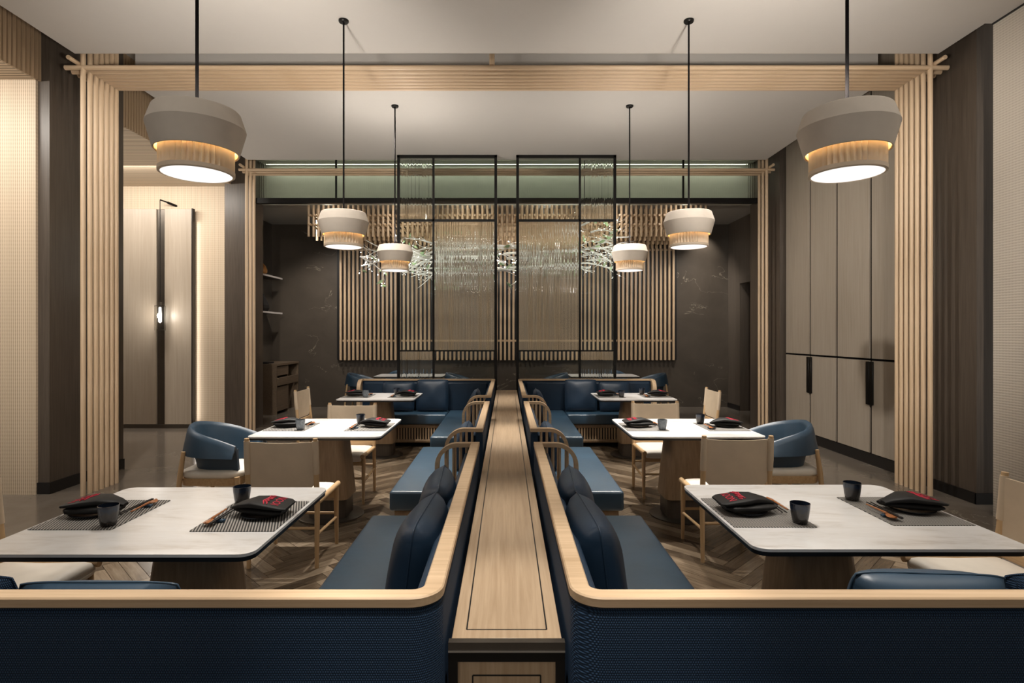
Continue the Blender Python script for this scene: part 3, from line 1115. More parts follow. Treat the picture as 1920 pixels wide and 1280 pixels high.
# pillows
def pillow_mesh(w, h, t, mat, seed):
    rnd = random.Random(seed)
    n = 18
    def pt(i, j, sgn):
        u, v = -1 + 2 * i / n, -1 + 2 * j / n
        e = (1 - abs(u) ** 2.6) * (1 - abs(v) ** 2.6)
        th = t / 2 * max(0.0, e) ** 0.5
        cr = 1 - 0.07 * (u * u * v * v) ** 2
        pinch = (1 - 0.03 * (1 - u * u) * abs(v) ** 6) * cr
        pinch2 = (1 - 0.03 * (1 - v * v) * abs(u) ** 6) * cr
        wr = 0.006 * math.sin(5 * u + seed) * math.cos(4 * v + seed * 2) * e
        return (u * w / 2 * pinch2, sgn * th + wr, v * h / 2 * pinch)
    m = MB()
    for sgn in (-1, 1):
        vs = [pt(i, j, sgn) for j in range(n + 1) for i in range(n + 1)]
        fs = [(j * (n + 1) + i, j * (n + 1) + i + 1, (j + 1) * (n + 1) + i + 1, (j + 1) * (n + 1) + i) for j in range(n) for i in range(n)]
        m.add(vs, fs)
    edge = [pt(i, 0, 1) for i in range(n)] + [pt(n, j, 1) for j in range(n)] + [pt(n - i, n, 1) for i in range(n)] + [pt(0, n - j, 1) for j in range(n)]
    return m, edge


def pillow(label, loc, rz, lean, w=0.46, h=0.46, t=0.16, roll=0.0, mat=None, seed=1):
    """local face plane XZ; base of the pillow at loc"""
    p = thing('throw_pillow', label, 'pillow', loc, 0, 'navy pillows on the booths')
    m, edge = pillow_mesh(w, h, t, mat, seed)
    body = m.build('cover', mat or LEATHERP, p, 60)
    e = [Vector(q) for q in edge] + [Vector(edge[0])]
    pip = MB().ptube(e, 0.003, 6).build('piping', mat or LEATHERP, body, 60)
    body.matrix_local = Matrix.Translation((0, 0, h / 2 * math.cos(lean) * (abs(math.cos(roll)) + abs(math.sin(roll))))) @ Matrix.Rotation(rz, 4, 'Z') @ Matrix.Rotation(lean, 4, 'X') @ Matrix.Rotation(roll, 4, 'Y')
    return p


for sx, side in ((-1, 'left'), (1, 'right')):
    rz = sx * PI / 2
    # side backs face +-X: pillow plane along Y
    pillow('large navy leather pillow at the front of the nearest %s booth' % side, (sx * 0.325, 2.13, 0.452), -sx * PI / 2 + 0.05 * sx, 0.12, 0.50, 0.46, 0.20, 0, LEATHERP, 3 + sx)
    pillow('second navy pillow behind the large one in the nearest %s booth' % side, (sx * 0.325, 2.62, 0.452), -sx * PI / 2 - 0.05 * sx, 0.12, 0.48, 0.46, 0.19, 0, LEATHERP, 6 + sx)
    pillow('small navy pillow on the middle %s bench booth' % side, (sx * 0.36, 4.75, 0.452), -sx * PI / 2, 0.2, 0.44, 0.36, 0.15, 0.0, LEATHERP, 9 + sx)
    pillow('navy pillow in the counter corner of the far %s booth' % side, (sx * 0.40, 6.85, 0.452), -sx * PI / 2, 0.22, 0.46, 0.44, 0.14, 0, LEATHERP, 12 + sx)
    pillow('square navy pillow nearer the counter on the back of the far %s booth' % side, (sx * 1.05, 8.05, 0.452), 0.0, -0.20, 0.46, 0.46, 0.14, 0, LEATHERP, 15 + sx)
    pillow('square navy pillow farther from the counter on the far %s booth' % side, (sx * 1.53, 8.04, 0.452), 0.05, -0.22, 0.46, 0.43, 0.14, 0, LEATHERP, 18 + sx)
pillow('navy leather pillow peeking over the near back of the left booth', (-1.21, 1.72, 0.452), 0, 0.18, 0.50, 0.372, 0.14, 0, LEATHERC, 31)
pillow('navy woven pillow at the left edge of the near booth back', (-1.72, 1.76, 0.452), 0, 0.16, 0.46, 0.37, 0.14, 0, WOVEN, 33)
pillow('navy leather pillow peeking over the near back of the right booth', (1.265, 1.74, 0.452), 0, 0.18, 0.48, 0.385, 0.20, 0.03, LEATHERC, 35)
pillow('navy woven pillow at the right edge of the near booth back', (1.745, 1.78, 0.452), 0, 0.14, 0.44, 0.365, 0.14, 0, WOVEN, 37)


# ------------------------------------------------------------------ tables
def table(label, cx, cy, w, d, z=0.75, off=0.0):
    t = thing('dining_table', label, 'table', (cx, cy, 0), 0, 'marble topped dining tables')
    MB().prism(rrect(-w / 2, w / 2, -d / 2, d / 2, 0.055), z - 0.011, z).build('marble_top', MARBLEW, t, 30)
    MB().prism(rrect(-w / 2 + 0.003, w / 2 - 0.003, -d / 2 + 0.003, d / 2 - 0.003, 0.055), z - 0.028, z - 0.011).build('under_edge', BLACKP, t, 30)
    rings = []
    for zz, hw, hd in ((0.17, 0.178, 0.165), (0.45, 0.155, 0.145), (z - 0.028, 0.128, 0.12)):
        rings.append([(off + x, y, zz) for x, y in rrect(-hw, hw, -hd, hd, 0.05, 3)])
    MB().loft(rings).build('pedestal', WOODPED, t, 40)
    rings = [[(off + x, y, zz) for x, y in rrect(-hw, hw, -hd, hd, 0.045, 3)] for zz, hw, hd in ((0.012, 0.158, 0.145), (0.17, 0.158, 0.145))]
    MB().loft(rings).build('plinth', DARKWOOD, t, 40)
    MB().lathe([(0.0, 0.0), (0.27, 0.0), (0.27, 0.008), (0.255, 0.013), (0.0, 0.013)], 40, (off, 0, 0)).build('base_plate', BRONZE, t, 40)
    return t


TABS = []
for sx, side in ((-1, 'left'), (1, 'right')):
    dyt = 0.0 if sx < 0 else 0.05
    for nm, u, y, w, d in (('nearest', 1.445, 2.51, 1.04, 0.90), ('middle', 1.50, 4.87, 1.04, 0.94), ('far', 1.60, 7.27, 0.95, 0.80)):
        yy = y + (dyt if nm == 'nearest' else 0)
        table('%s %s white marble table on tapered wooden pedestal' % (nm, side), sx * u, yy, w, d, 0.75, -sx * 0.085 if nm == 'nearest' else 0.0)
        TABS.append((nm, side, sx, sx * u, yy, w))
for sx, side in ((-1, 'left'), (1, 'right')):
    table('back room white table behind the %s glass screen' % side, sx * 1.85, 11.0, 1.3, 0.72, 0.745)


# ------------------------------------------------------------------ place settings
def napkin_mesh():
    m = MB()
    def ring(x, y0, y1, z0, z1, n=14, e=3.2):
        cy, cz = (y0 + y1) / 2, (z0 + z1) / 2
        hy, hz = (y1 - y0) / 2, (z1 - z0) / 2
        out = []
        for k in range(n * 2):
            a = 2 * PI * k / (n * 2)
            c, s = math.cos(a), math.sin(a)
            out.append((x, cy + hy * math.copysign(abs(c) ** (2 / e), c), cz + hz * math.copysign(abs(s) ** (2 / e), s)))
        return out
    # lower roll
    m.loft([ring(-0.10, -0.055, 0.075, 0.020, 0.036), ring(-0.07, -0.085, 0.085, 0.014, 0.044), ring(0.03, -0.080, 0.064, 0.014, 0.046),
            ring(0.09, -0.064, 0.040, 0.018, 0.042), ring(0.13, -0.038, 0.012, 0.022, 0.034)], True)
    # upper flap
    m.loft([ring(x, *r) for x, r in FLAP])
    return m


FLAP = [(-0.120, (-0.050, 0.072, 0.040, 0.048)), (-0.10, (-0.070, 0.088, 0.038, 0.056)), (-0.02, (-0.074, 0.084, 0.042, 0.072)),
        (0.04, (-0.054, 0.066, 0.044, 0.076)), (0.10, (-0.024, 0.044, 0.038, 0.060)), (0.132, (-0.008, 0.028, 0.032, 0.044))]


def flap_top(x, y):
    for (xa, a), (xb, b) in zip(FLAP, FLAP[1:]):
        if xa <= x <= xb:
            t = (x - xa) / (xb - xa)
            y0, y1, z0, z1 = (a[k] + (b[k] - a[k]) * t for k in range(4))
            q = min(0.98, abs((y - (y0 + y1) / 2) / ((y1 - y0) / 2)))
            return (z0 + z1) / 2 + (z1 - z0) / 2 * (1 - q ** 3.2) ** (1 / 3.2)
    return 0.05


NAP = napkin_mesh().mesh('napkin', NAPKIN, 50)


def text_mesh():
    cu = bpy.data.curves.new('lettering', 'FONT')
    cu.body = 'NOOI'
    cu.size = 0.042
    cu.align_x = 'CENTER'
    cu.align_y = 'CENTER'
    cu.extrude = 0.0004
    cu.resolution_u = 2
    o = bpy.data.objects.new('tmp', cu)
    COL.objects.link(o)
    bpy.context.view_layer.update()
    me = bpy.data.meshes.new_from_object(o.evaluated_get(bpy.context.evaluated_depsgraph_get()))
    bpy.data.objects.remove(o)
    # brush-script line below the word: a swash of strokes
    m = MB()
    m.v = [tuple(v.co) for v in me.vertices]
    m.f = [tuple(p.vertices) for p in me.polygons]
    def stroke(pts, w=0.0028):
        n = len(pts)
        ws = [w * (0.45 + 0.9 * math.sin(PI * (i + 0.6) / (n + 0.2))) for i in range(n)]
        m.ptube([(x, y, 0.0) for x, y in pts], ws, 5)
    stroke([(-0.055, -0.034), (-0.044, -0.024), (-0.038, -0.040), (-0.030, -0.026), (-0.020, -0.042)])
    stroke([(-0.022, -0.026), (-0.012, -0.036), (-0.004, -0.024), (0.004, -0.042), (0.014, -0.030)])
    stroke([(0.010, -0.040), (0.022, -0.028), (0.030, -0.042), (0.040, -0.030), (0.060, -0.024)])
    stroke([(-0.05, -0.046), (-0.01, -0.041), (0.03, -0.047), (0.062, -0.034)], 0.0022)
    for v in range(len(m.v)):
        x, y, z = m.v[v]
        x, y = x * 1.02, (y + 0.012) * 1.15
        nx, ny = -0.052 - y, 0.006 + x
        m.v[v] = (nx, ny, flap_top(nx, ny) + 0.0012 + z)
    return m.mesh('lettering', REDTHREAD, 0)


LET = text_mesh()
MATME = MB().prism(rrect(-0.172, 0.172, -0.205, 0.205, 0.004, 2), 0.0, 0.003).mesh('placemat', PLACEMAT, 0)
PLATEME = MB().lathe([(0.0, 0.0), (0.055, 0.0), (0.060, 0.004), (0.090, 0.008), (0.096, 0.012), (0.092, 0.0125), (0.058, 0.006), (0.0, 0.005)], 32).mesh('plate', PLATEM)
CUPPROF = [(0.0, 0.0), (0.026, 0.0), (0.029, 0.004), (0.034, 0.03), (0.0385, 0.066), (0.0395, 0.084), (0.0375, 0.0845), (0.036, 0.066), (0.031, 0.02), (0.0, 0.012)]
CUPME = MB().lathe(CUPPROF, 28).mesh('cup', GLAZE)
CUPG = MB().lathe(CUPPROF, 28).mesh('cup', GLAZEG)
STICKME = MB().tube((0, -0.115, 0.0), (0, 0.115, 0.0), 0.0026, 0.0042, 8).mesh('chopstick', STICK)
sp = MB()
sp.ptube([(0, -0.085, 0.0), (0, 0.02, 0.001), (0, 0.05, 0.0)], [0.0032, 0.0045, 0.006], 8)
spb = []
for k, (yy, w, dz) in enumerate(((0.048, 0.005, 0.0), (0.058, 0.014, -0.002), (0.075, 0.020, -0.004), (0.092, 0.017, -0.003), (0.104, 0.006, 0.0))):
    spb.append([(w * math.cos(a), yy, dz + 0.005 * math.sin(a) - 0.002 * (math.sin(a) > 0.1)) for a in [2 * PI * q / 12 for q in range(12)]])
sp.loft(spb)
SPOONME = sp.mesh('spoon', SPOONW, 50)
RESTME = MB().rbox(-0.034, 0.034, -0.011, 0.011, 0.0, 0.012, 0.004, 2).mesh('utensil_rest', RESTM, 50)


def setting(desc, x, y, rz, z, grey=False, gname=''):
    """diner faces local +x; desc places it ('the counter end of the nearest left table')"""
    ca, sa = math.cos(rz), math.sin(rz)
    def at(u, v, h): return (x + u * ca - v * sa, y + u * sa + v * ca, z + h)
    def put(nm, me, u, v, h, label, cat, grp, r=0.0):
        o = obj(nm, me, None, at(u, v, h), rz + r)
        return tag(o, label, cat, grp)
    put('placemat', MATME, 0, 0, 0.0003, 'grey woven placemat at ' + desc, 'placemat', 'woven placemats')
    put('plate', PLATEME, -0.045, 0.0, 0.0036, 'black round plate under the napkin at ' + desc, 'plate', 'black plates')
    n = thing('napkin', 'black folded napkin with red lettering at ' + desc, 'napkin', at(-0.045, 0.0, 0.003), rz, 'folded black napkins')
    obj('cloth', NAP, n)
    obj('lettering', LET, n)
    put('cup', CUPG if grey else CUPME, 0.125, -0.155, 0.0036, '%s glazed cup at %s' % ('grey' if grey else 'dark', desc), 'cup', 'small handleless cups')
    put('utensil_rest', RESTME, 0.115, 0.095, 0.0036, 'blue glazed utensil rest at ' + desc, 'utensil rest', 'utensil rests')
    for k, u in enumerate((0.100, 0.112)):
        put('chopstick', STICKME, u, 0.05, 0.0195, 'black chopstick nearer the %s at %s' % (('plate', 'spoon')[k], desc), 'chopstick', 'black chopsticks', -0.05 + 0.06 * k)
    put('spoon', SPOONME, 0.133, 0.055, 0.0205, 'brown wooden spoon on the rest at ' + desc, 'spoon', 'wooden spoons', 0.03)


for nm, side, sx, cx, cy, w in TABS:
    off = w / 2 - 0.185
    yo = 0.0
    setting('outer end of the %s %s table' % (nm, side), cx + sx * off, cy + (0.0 if nm != 'nearest' else 0.01), 0 if sx < 0 else PI, 0.75, grey=(sx < 0 and nm != 'nearest'))
    setting('counter end of the %s %s table' % (nm, side), cx - sx * off, cy + (0.0 if nm != 'nearest' else -0.01), PI if sx < 0 else 0, 0.75, grey=(sx > 0 and nm == 'middle'))


# ------------------------------------------------------------------ cream chairs
def make_chair():
    c = thing('dining_chair', 'x', 'chair', (0, 0, 0), 0, 'cream leather dining chairs')
    hw = 0.225
    for s in (-1, 1):
        MB().ptube([(s * hw, -0.215, 0), (s * hw, -0.205, 0.43), (s * hw, -0.232, 0.68), (s * hw, -0.245, 0.862)], [0.0135, 0.0185, 0.0175, 0.0155], 12).build('rear_leg', WOODLEG, c)
        MB().ptube([(s * hw, 0.225, 0), (s * hw, 0.215, 0.30), (s * hw, 0.21, 0.425)], [0.0125, 0.018, 0.0185], 12).build('front_leg', WOODLEG, c)
        MB().ptube([(s * hw, -0.215, 0.428), (s * hw, 0.262, 0.436)], [0.0175, 0.0195], 12).build('side_rail', WOODRAILY, c)
        MB().tube((s * hw, -0.205, 0.22), (s * hw, 0.212, 0.20), 0.0105, n=10).build('side_stretcher', WOODRAILY, c)
        MB().ptube([(s * hw, -0.2245, 0.625), (s * hw, -0.2335, 0.70), (s * hw, -0.2435, 0.845)], [0.0205, 0.0215, 0.0195], 14).build('sleeve', CREAMB, c)
    MB().tube((-hw, 0.215, 0.23), (hw, 0.215, 0.23), 0.010, n=10).build('front_stretcher', WOODRAIL, c)
    MB().tube((-hw, -0.207, 0.26), (hw, -0.207, 0.26), 0.010, n=10).build('rear_stretcher', WOODRAIL, c)
    MB().rbox(-hw + 0.012, hw - 0.012, -0.222, -0.200, 0.450, 0.500, 0.005, 2).build('back_rail', WOODRAIL, c)
    MB().rbox(-hw + 0.01, hw - 0.01, 0.197, 0.217, 0.345, 0.415, 0.004, 2).build('front_apron', WOODRAIL, c)
    # sling back: slightly curved sheet with thickness
    rings = []
    for k in range(9):
        t = k / 8
        x = -hw + 2 * hw * t
        bow = -0.022 * math.sin(PI * t)
        edge = 0.06 * (abs(2 * t - 1) ** 8)
        col = []
        zs = [0.505 + edge, 0.62, 0.72, 0.838 - 0.006 * math.sin(PI * t)]
        fr = [(-0.2155 - 0.018 * (z - 0.5) / 0.33 + bow) for z in zs]
        col = [(x, y - 0.004, z) for y, z in zip(fr, zs)] + [(x, y + 0.006, z) for y, z in reversed(list(zip(fr, zs)))]
        rings.append(col)
    MB().loft(rings).build('backrest', CREAMB, c, 50)
    # seat: pad with rolled front
    rings = []
    for y, z0, z1 in ((-0.195, 0.425, 0.447), (-0.18, 0.420, 0.455), (0.0, 0.416, 0.450), (0.20, 0.418, 0.456), (0.235, 0.412, 0.452), (0.25, 0.40, 0.435), (0.248, 0.385, 0.415)):
        w = hw - 0.012
        ring = []
        for a in range(20):
            q = 2 * PI * a / 20
            cc, ss = math.cos(q), math.sin(q)
            ring.append((w * math.copysign(abs(cc) ** 0.35, cc), y, (z0 + z1) / 2 + (z1 - z0) / 2 * math.copysign(abs(ss) ** 0.6, ss)))
        rings.append(ring)
    MB().loft(rings).build('seat', CREAM, c, 50)
    return c


# armchair
def make_armchair():
    c = thing('barrel_armchair', 'x', 'armchair', (0, 0, 0), 0, 'navy barrel armchairs')
    R = 0.265
    armL = 0.20
    pts = []
    N = 36
    tot = 2 * armL + PI * R
    for k in range(N + 1):
        s = tot * k / N
        if s < armL:
            p = Vector((-R, armL - s)); nrm = Vector((-1, 0))
        elif s < armL + PI * R:
            a = PI + (s - armL) / R
            p = Vector((R * math.cos(a), R * math.sin(a))); nrm = Vector((math.cos(a), math.sin(a)))
        else:
            p = Vector((R, s - armL - PI * R)); nrm = Vector((1, 0))
        q = abs(2 * k / N - 1)
        pts.append((p + Vector((0, 0.03)), nrm, q))
    inner, band = [], []
    for p, nrm, q in pts:
        h = 0.80 - 0.155 * q ** 1.5
        def at(o, z): return (p.x + nrm.x * o, p.y + nrm.y * o, z)
        drop = h - 0.555 - 0.02 * (1 - q)
        inner.append([at(-0.075, 0.445), at(-0.06, 0.52), at(-0.045, 0.62), at(-0.025, h - 0.03), at(-0.012, h - 0.006), at(0.004, h),
                      at(0.000, h - 0.03), at(-0.012, 0.60), at(-0.028, 0.52), at(-0.045, 0.44)])
        band.append([at(-0.012, h - 0.007), at(0.002, h + 0.004), at(0.018, h - 0.004), at(0.032, h - 0.04), at(0.050, h - drop * 0.6), at(0.066, h - drop),
                     at(0.057, h - drop), at(0.032, h - drop * 0.55), at(0.016, h - 0.045), at(0.002, h - 0.014)])
    MB().loft(inner).build('backrest', LEATHERC, c, 60)
    MB().loft(band).build('folded_band', LEATHERC, c, 60)
    for sx in (-1, 1):
        MB().ptube([(sx * 0.285, -0.25, 0), (sx * 0.262, -0.215, 0.42), (sx * 0.25, -0.195, 0.60)], [0.014, 0.021, 0.016], 12).build('rear_leg', WOODLEG, c)
        MB().ptube([(sx * 0.275, 0.265, 0), (sx * 0.262, 0.24, 0.40)], [0.014, 0.021], 12).build('front_leg', WOODLEG, c)
    fr = [[(x, y, z) for x, y in rrect(-0.265 * k, 0.265 * k, -0.25 * k, 0.262 * k, 0.10, 5)] for z, k in ((0.325, 0.96), (0.385, 1.0))]
    MB().loft(fr).build('seat_frame', WOODRAIL, c, 40)
    rings = []
    for z, k in ((0.385, 0.96), (0.40, 1.0), (0.425, 1.005), (0.44, 0.97), (0.448, 0.90)):
        rings.append([(x, y, z) for x, y in rrect(-0.262 * k, 0.262 * k, -0.248 * k, 0.265 * k, 0.11, 6)])
    MB().loft(rings).build('seat_pad', CREAM, c, 50)
    return c


ch = make_chair()
arc = make_armchair()
kids_of(None)
CH = [
    ((-1.48, 3.975, 0), 0.0, 'cream leather chair with its back to the camera at middle left table'),
    ((1.555, 4.075, 0), 0.0, 'cream leather chair with its back to the camera at middle right table'),
    ((-1.53, 5.40, 0), PI, 'cream leather chair facing the camera behind the middle left table'),
    ((1.51, 5.55, 0), PI, 'cream leather chair facing the camera behind the middle right table'),
    ((-2.33, 7.15, 0), -PI / 2, 'cream leather chair seen side-on at outer end of far left table'),
    ((2.33, 7.10, 0), PI / 2, 'cream leather chair seen side-on at outer end of far right table'),
    ((-2.24, 2.54, 0), -PI / 2, 'cream leather chair cut by the left edge, under the nearest left table'),
    ((2.23, 2.60, 0), PI / 2, 'cream leather chair cut by the right edge, under the nearest right table'),
]
for i, (loc, rz, lab) in enumerate(CH):
    if i == 0:
        ch.location, ch.rotation_euler, ch['label'] = loc, (0, 0, rz), lab
    else:
        dup(ch, loc, rz, lab)
AC = [
    ((-2.40, 4.82, 0), -PI / 2, 'navy barrel armchair at the outer end of the middle left table'),
    ((2.34, 4.90, 0), PI / 2, 'navy barrel armchair at the outer end of the middle right table'),
]
for sx, side in ((-1, 'left'), (1, 'right')):
    AC += [((sx * 0.92, 11.0, 0), -PI / 2 * sx * -1, 'navy back room armchair nearest the centre, behind the %s screen' % side),
           ((sx * 2.79, 10.9, 0), PI / 2 * sx, 'navy back room armchair at the outer end of the %s back table' % side),
           ((sx * 2.15, 11.66, 0), PI, 'navy back room armchair against the slats at the %s back table' % side)]
for i, (loc, rz, lab) in enumerate(AC):
    if i == 0:
        arc.location, arc.rotation_euler, arc['label'] = loc, (0, 0, rz), lab
    else:
        dup(arc, loc, rz, lab)


# ------------------------------------------------------------------ pendant lamps
def make_lamp():
    L = thing('pendant_lamp', 'x', 'pendant lamp', (0, 0, 0), 0, 'two tier pendant lamps')
    MB().lathe([(0.0, CZ), (0.042, CZ), (0.042, CZ - 0.012), (0.036, CZ - 0.02), (0.0, CZ - 0.02)], 24).build('canopy', BLACK, L)
    MB().tube((0, 0, 2.54), (0, 0, CZ - 0.015), 0.0078, n=8).build('stem', STEMB, L)
    us = MB().lathe([(0.1758, 2.5600), (0.1800, 2.5630), (0.1840, 2.5580), (0.2075, 2.4860), (0.1770, 2.3760), (0.1735, 2.3740), (0.1705, 2.3780), (0.1990, 2.4860), (0.1777, 2.5520)], 56, close=True).build('upper_shade', SHADEF, L, 14)
    MB().lathe([(0.1702, 2.3800), (0.1976, 2.4860), (0.1767, 2.5480), (0.1760, 2.5480), (0.1967, 2.4860), (0.1695, 2.3800)], 56, close=True).build('lining', SHADEIN, us, 40)
    MB().lathe([(0.0, 2.5520), (0.1777, 2.5520), (0.1777, 2.5460), (0.0, 2.5460)], 48).build('blocking_disc', SHADEF, us, 40)  # unseen disc added to keep lamp light off the ceiling
    n = 38 * 4
    outer, inn = [], []
    rings = []
    for z, rr in ((2.5050, 0.1490), (2.2950, 0.1490)):
        rings.append([((rr + 0.0078 * math.sin(38 * 2 * PI * k / n)) * math.cos(2 * PI * k / n), (rr + 0.0078 * math.sin(38 * 2 * PI * k / n)) * math.sin(2 * PI * k / n), z) for k in range(n)])
    for z, rr in ((2.2950, 0.1390), (2.5050, 0.1390)):
        rings.append([(rr * math.cos(2 * PI * k / n), rr * math.sin(2 * PI * k / n), z) for k in range(n)])
    rings.append(rings[0])
    dr = MB().loft(rings, caps=False).build('pleated_drum', PLEAT, L, 60)
    MB().lathe([(0.1585, 2.2960), (0.1585, 2.2780), (0.1475, 2.2740), (0.1390, 2.2960)], 56, close=True).build('bottom_ring', PLEAT, dr, 30)
    MB().lathe([(0.0, 2.2770), (0.1484, 2.2770), (0.1484, 2.2850), (0.0, 2.2850)], 48).build('diffuser', DIFFUSER, L, 40)
    MB().lathe([(0.1655, 2.4250), (0.1685, 2.4280), (0.1715, 2.4250), (0.1685, 2.4220)], 48, close=True).build('light_ring', GLOW, L, 60)
    return L


lp = make_lamp()
kids_of(None)
LP = []
for nm, y, ul, ur in (('nearest', 2.60, -1.415, 1.556), ('middle', 4.78, -1.37, 1.53), ('far', 6.57, -1.29, 1.42)):
    for side, x in (('left', ul), ('right', ur)):
        LP.append(((x, y, 0), 'beige two tier pendant lamp, %s of the three on the %s' % (nm, side)))
UPL = (20, 20, 4, 4, 95, 50)
LAC = (40, 150, 170)
for i, (loc, lab) in enumerate(LP):
    if i == 0:
        lp.location, lp['label'] = loc, lab
    else:
        dup(lp, loc, 0, lab)
    spot((loc[0], loc[1], 2.60), (loc[0], loc[1], 5), UPL[i], 174, 0.35, 0.16, (1.0, 0.94, 0.86))  # added ceiling fill, starts above the closed shade
    spot((loc[0] * 0.95, loc[1] - 1.35, 4.14), (loc[0], loc[1], 2.50), LAC[i // 2], 24, 0.8, 0.05)  # added accent to brighten the upper shade, no fixture overhead
    spot((loc[0], loc[1], 2.26), (loc[0], loc[1], 0), 27, 130, 1.0, 0.13, (1.0, 0.92, 0.82))

# ------------------------------------------------------------------ back room furniture
for z, lab in ((2.66, 'upper floating shelf on the left back room wall'), (1.95, 'lower floating shelf on the left back room wall')):
    s = thing('wall_shelf', lab, 'shelf', (-4.78, 11.2, z))
    MB().box(-0.17, 0.155, -0.5, 0.5, 0, 0.02).build('board', DARKWOOD, s, 0)
    MB().box(0.155, 0.17, -0.5, 0.5, -0.005, 0.028).build('edge', SHELFM, s, 0)
v = MB().lathe([(0.0, 0), (0.075, 0), (0.11, 0.04), (0.115, 0.09), (0.08, 0.17), (0.03, 0.22), (0.012, 0.26), (0.008, 0.285), (0.0, 0.285)], 24).build('gourd_vase', AMBER)
v.location = (-4.74, 10.98, 2.688)
tag(v, 'amber gourd shaped vase on the upper back room shelf', 'vase')
v = MB().lathe([(0.0, 0), (0.09, 0), (0.125, 0.06), (0.12, 0.12), (0.07, 0.22), (0.03, 0.30), (0.02, 0.34), (0.0, 0.34)], 6).build('faceted_vase', BLACKV, None, 10)
v.location = (-4.72, 11.02, 1.978)
tag(v, 'black faceted vase on the lower back room shelf', 'vase')
cr = thing('sideboard', 'brown wooden sideboard with drawers against the back room left wall', 'sideboard', (-4.62, 11.35, 0))
MB().box(-0.31, 0.26, -0.55, 0.6, 0.93, 0.97).build('top', WALNUT, cr, 0)
MB().box(-0.31, 0.25, -0.55, -0.52, 0.0, 0.93).box(-0.31, 0.25, 0.56, 0.6, 0, 0.93).box(-0.31, -0.29, -0.52, 0.56, 0, 0.93).box(-0.29, 0.22, 0.08, 0.10, 0, 0.93).build('carcass', WALNUT, cr, 0)
MB().rbox(0.22, 0.245, -0.50, 0.06, 0.74, 0.91, 0.003, 1).build('drawer', WALNUT, cr)
MB().rbox(0.23, 0.262, -0.51, 0.55, 0.55, 0.70, 0.003, 1).build('drawer', WALNUT, cr)
MB().rbox(0.22, 0.245, -0.50, 0.06, 0.06, 0.52, 0.003, 1).build('door', WALNUT, cr)
tr = MB().prism(rrect(-0.12, 0.12, -0.15, 0.15, 0.03), 0, 0.03).build('tray', BLACKV, None, 30)
tr.location = (-4.66, 10.98, 0.971)
tag(tr, 'flat black tray on top of the back room sideboard', 'tray')

# hanging branch sculpture
br = thing('branch_chandelier', 'hanging tangle of silver branches with tiny lights and leaves', 'chandelier', (0, 10.25, 0))
rnd = random.Random(21)
bulbs = MB()
leaves = MB()


def twig(p, d, length, r, depth):
    pts, rs = [], []
    q = Vector(p)
    dd = Vector(d).normalized()
    n = 6
    for k in range(n + 1):
        pts.append(q.copy())
        rs.append(r * (1 - 0.75 * k / n))
        dd = (dd + Vector((rnd.uniform(-.25, .25), rnd.uniform(-.2, .2), rnd.uniform(-.25, .25)))).normalized()
        q = q + dd * (length / n)
    MBX.ptube(pts, rs, 6)
    if depth > 0:
        for k in range(1, n):
            if rnd.random() < 0.75:
                e = (dd + Vector((rnd.uniform(-.7, .7), rnd.uniform(-.5, .3), rnd.uniform(-.9, .8)))).normalized()
                twig(pts[k], e, length * rnd.uniform(0.3, 0.55), rs[k] * 0.7, depth - 1)
    else:
        for k in range(1, n + 1):
            if rnd.random() < 0.17:
                bulb(pts[k], rnd.uniform(0.0055, 0.0085))
            if rnd.random() < 0.04:
                leaf(pts[k])


def bulb(p, r):
    p = Vector(p) + Vector((rnd.uniform(-.03, .03), rnd.uniform(-.04, 0.0), rnd.uniform(-.05, .02)))
    vs = [p + Vector(v) * r for v in ((1, 0, 0), (-1, 0, 0), (0, 1, 0), (0, -1, 0), (0, 0, 1), (0, 0, -1))]
    bulbs.add(vs, [(0, 2, 4), (2, 1, 4), (1, 3, 4), (3, 0, 4), (2, 0, 5), (1, 2, 5), (3, 1, 5), (0, 3, 5)])


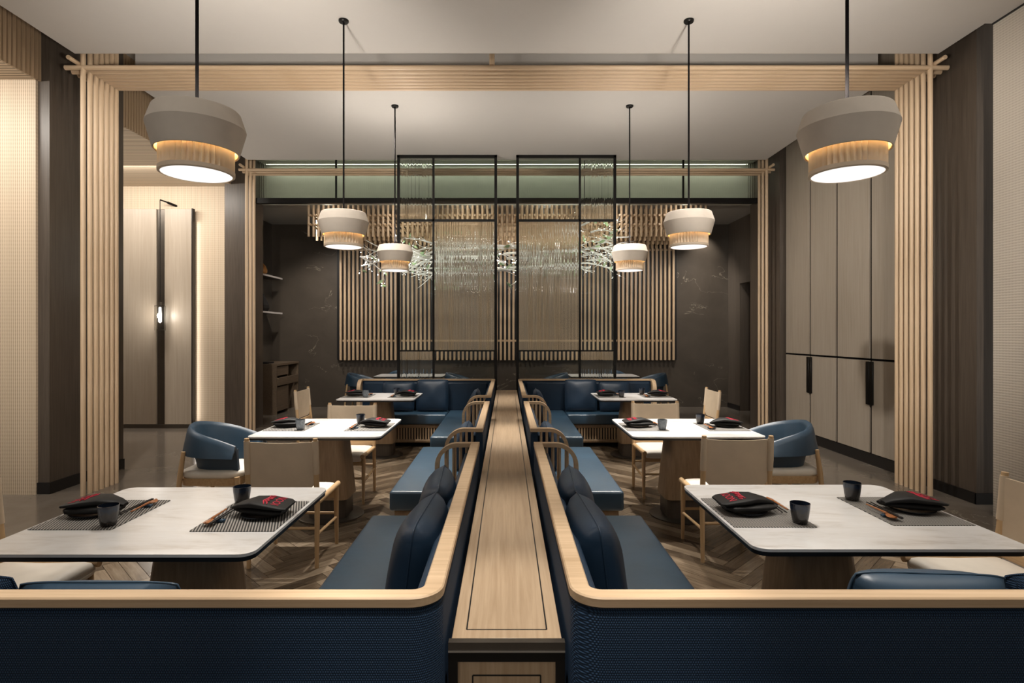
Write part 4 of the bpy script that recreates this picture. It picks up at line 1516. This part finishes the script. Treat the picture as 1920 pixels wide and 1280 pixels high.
def leaf(p):
    a = Vector((rnd.uniform(-1, 1), rnd.uniform(-.6, .6), rnd.uniform(-.4, 1))).normalized()
    s = a.cross(Vector((0, 1, 0.2))).normalized()
    L = rnd.uniform(0.10, 0.17)
    n = a.cross(s) * 0.004
    p = Vector(p)
    pr = [p, p + a * L * .35 + s * L * .17, p + a * L, p + a * L * .35 - s * L * .17]
    leaves.add([q + n for q in pr] + [q - n for q in pr], [(0, 1, 2, 3), (7, 6, 5, 4), (0, 4, 5, 1), (1, 5, 6, 2), (2, 6, 7, 3), (3, 7, 4, 0)])


MAINS = []
for z, dz in ((3.22, 0.05), (2.98, 0.06), (2.74, -0.02)):
    MAINS.append((0.85 + rnd.uniform(-.15, .15), z, 1, dz, 1.15))
for z, dz in ((3.1, 0.12), (2.95, 0.0), (2.85, -0.12), (2.75, -0.3)):
    MAINS.append((-1.0 + rnd.uniform(-.15, .15), z, -1, dz, 0.85))
MAINS += [(-1.3, 2.95, -1, -0.02, 1.3), (-1.35, 2.85, -1, -0.15, 1.1)]
for z, dz in ((3.12, 0.1), (3.0, -0.1), (2.88, 0.05), (2.7, 0.0)):
    MAINS.append((0.05 + rnd.uniform(-.2, .2), z, 1, dz, 0.9))
    MAINS.append((-0.05 + rnd.uniform(-.2, .2), z - 0.05, -1, dz, 0.95))
for (x, z, dx, dz, L) in MAINS:
    MBX = MB()
    twig((x, rnd.uniform(-.3, .12), z), (dx, 0, dz), L, 0.027, 2)
    MBX.build('branch', BRANCH, br, 60)
for (xa, xb, za, zb, n) in ((1.2, 2.0, 2.68, 3.32, 18), (-1.75, -1.2, 2.55, 3.15, 12), (-0.22, 0.22, 2.62, 3.15, 9), (-2.5, -1.9, 2.7, 2.95, 4)):
    for k in range(n):
        MBX = MB()
        sg = rnd.choice((-1, 1))
        L = rnd.uniform(0.35, 0.65)
        twig((rnd.uniform(xa, xb) - sg * L * 0.4, rnd.uniform(-.35, .1), rnd.uniform(za, zb)), (sg, rnd.uniform(-.3, .3), rnd.uniform(-.45, .45)), L, rnd.uniform(0.012, 0.019), 1)
        MBX.build('branch', BRANCH, br, 60)
o = bulbs.build('light_points', BULB, br, 0); o['kind'] = 'stuff'
o = leaves.build('leaf_cluster', LEAF, br, 0); o['kind'] = 'stuff'
for x in (-1.5, -0.5, 0.5, 1.5):
    MB().tube((x, 0, 2.92), (x, 0, 3.85), 0.003, n=5).build('wire', BLACK, br)
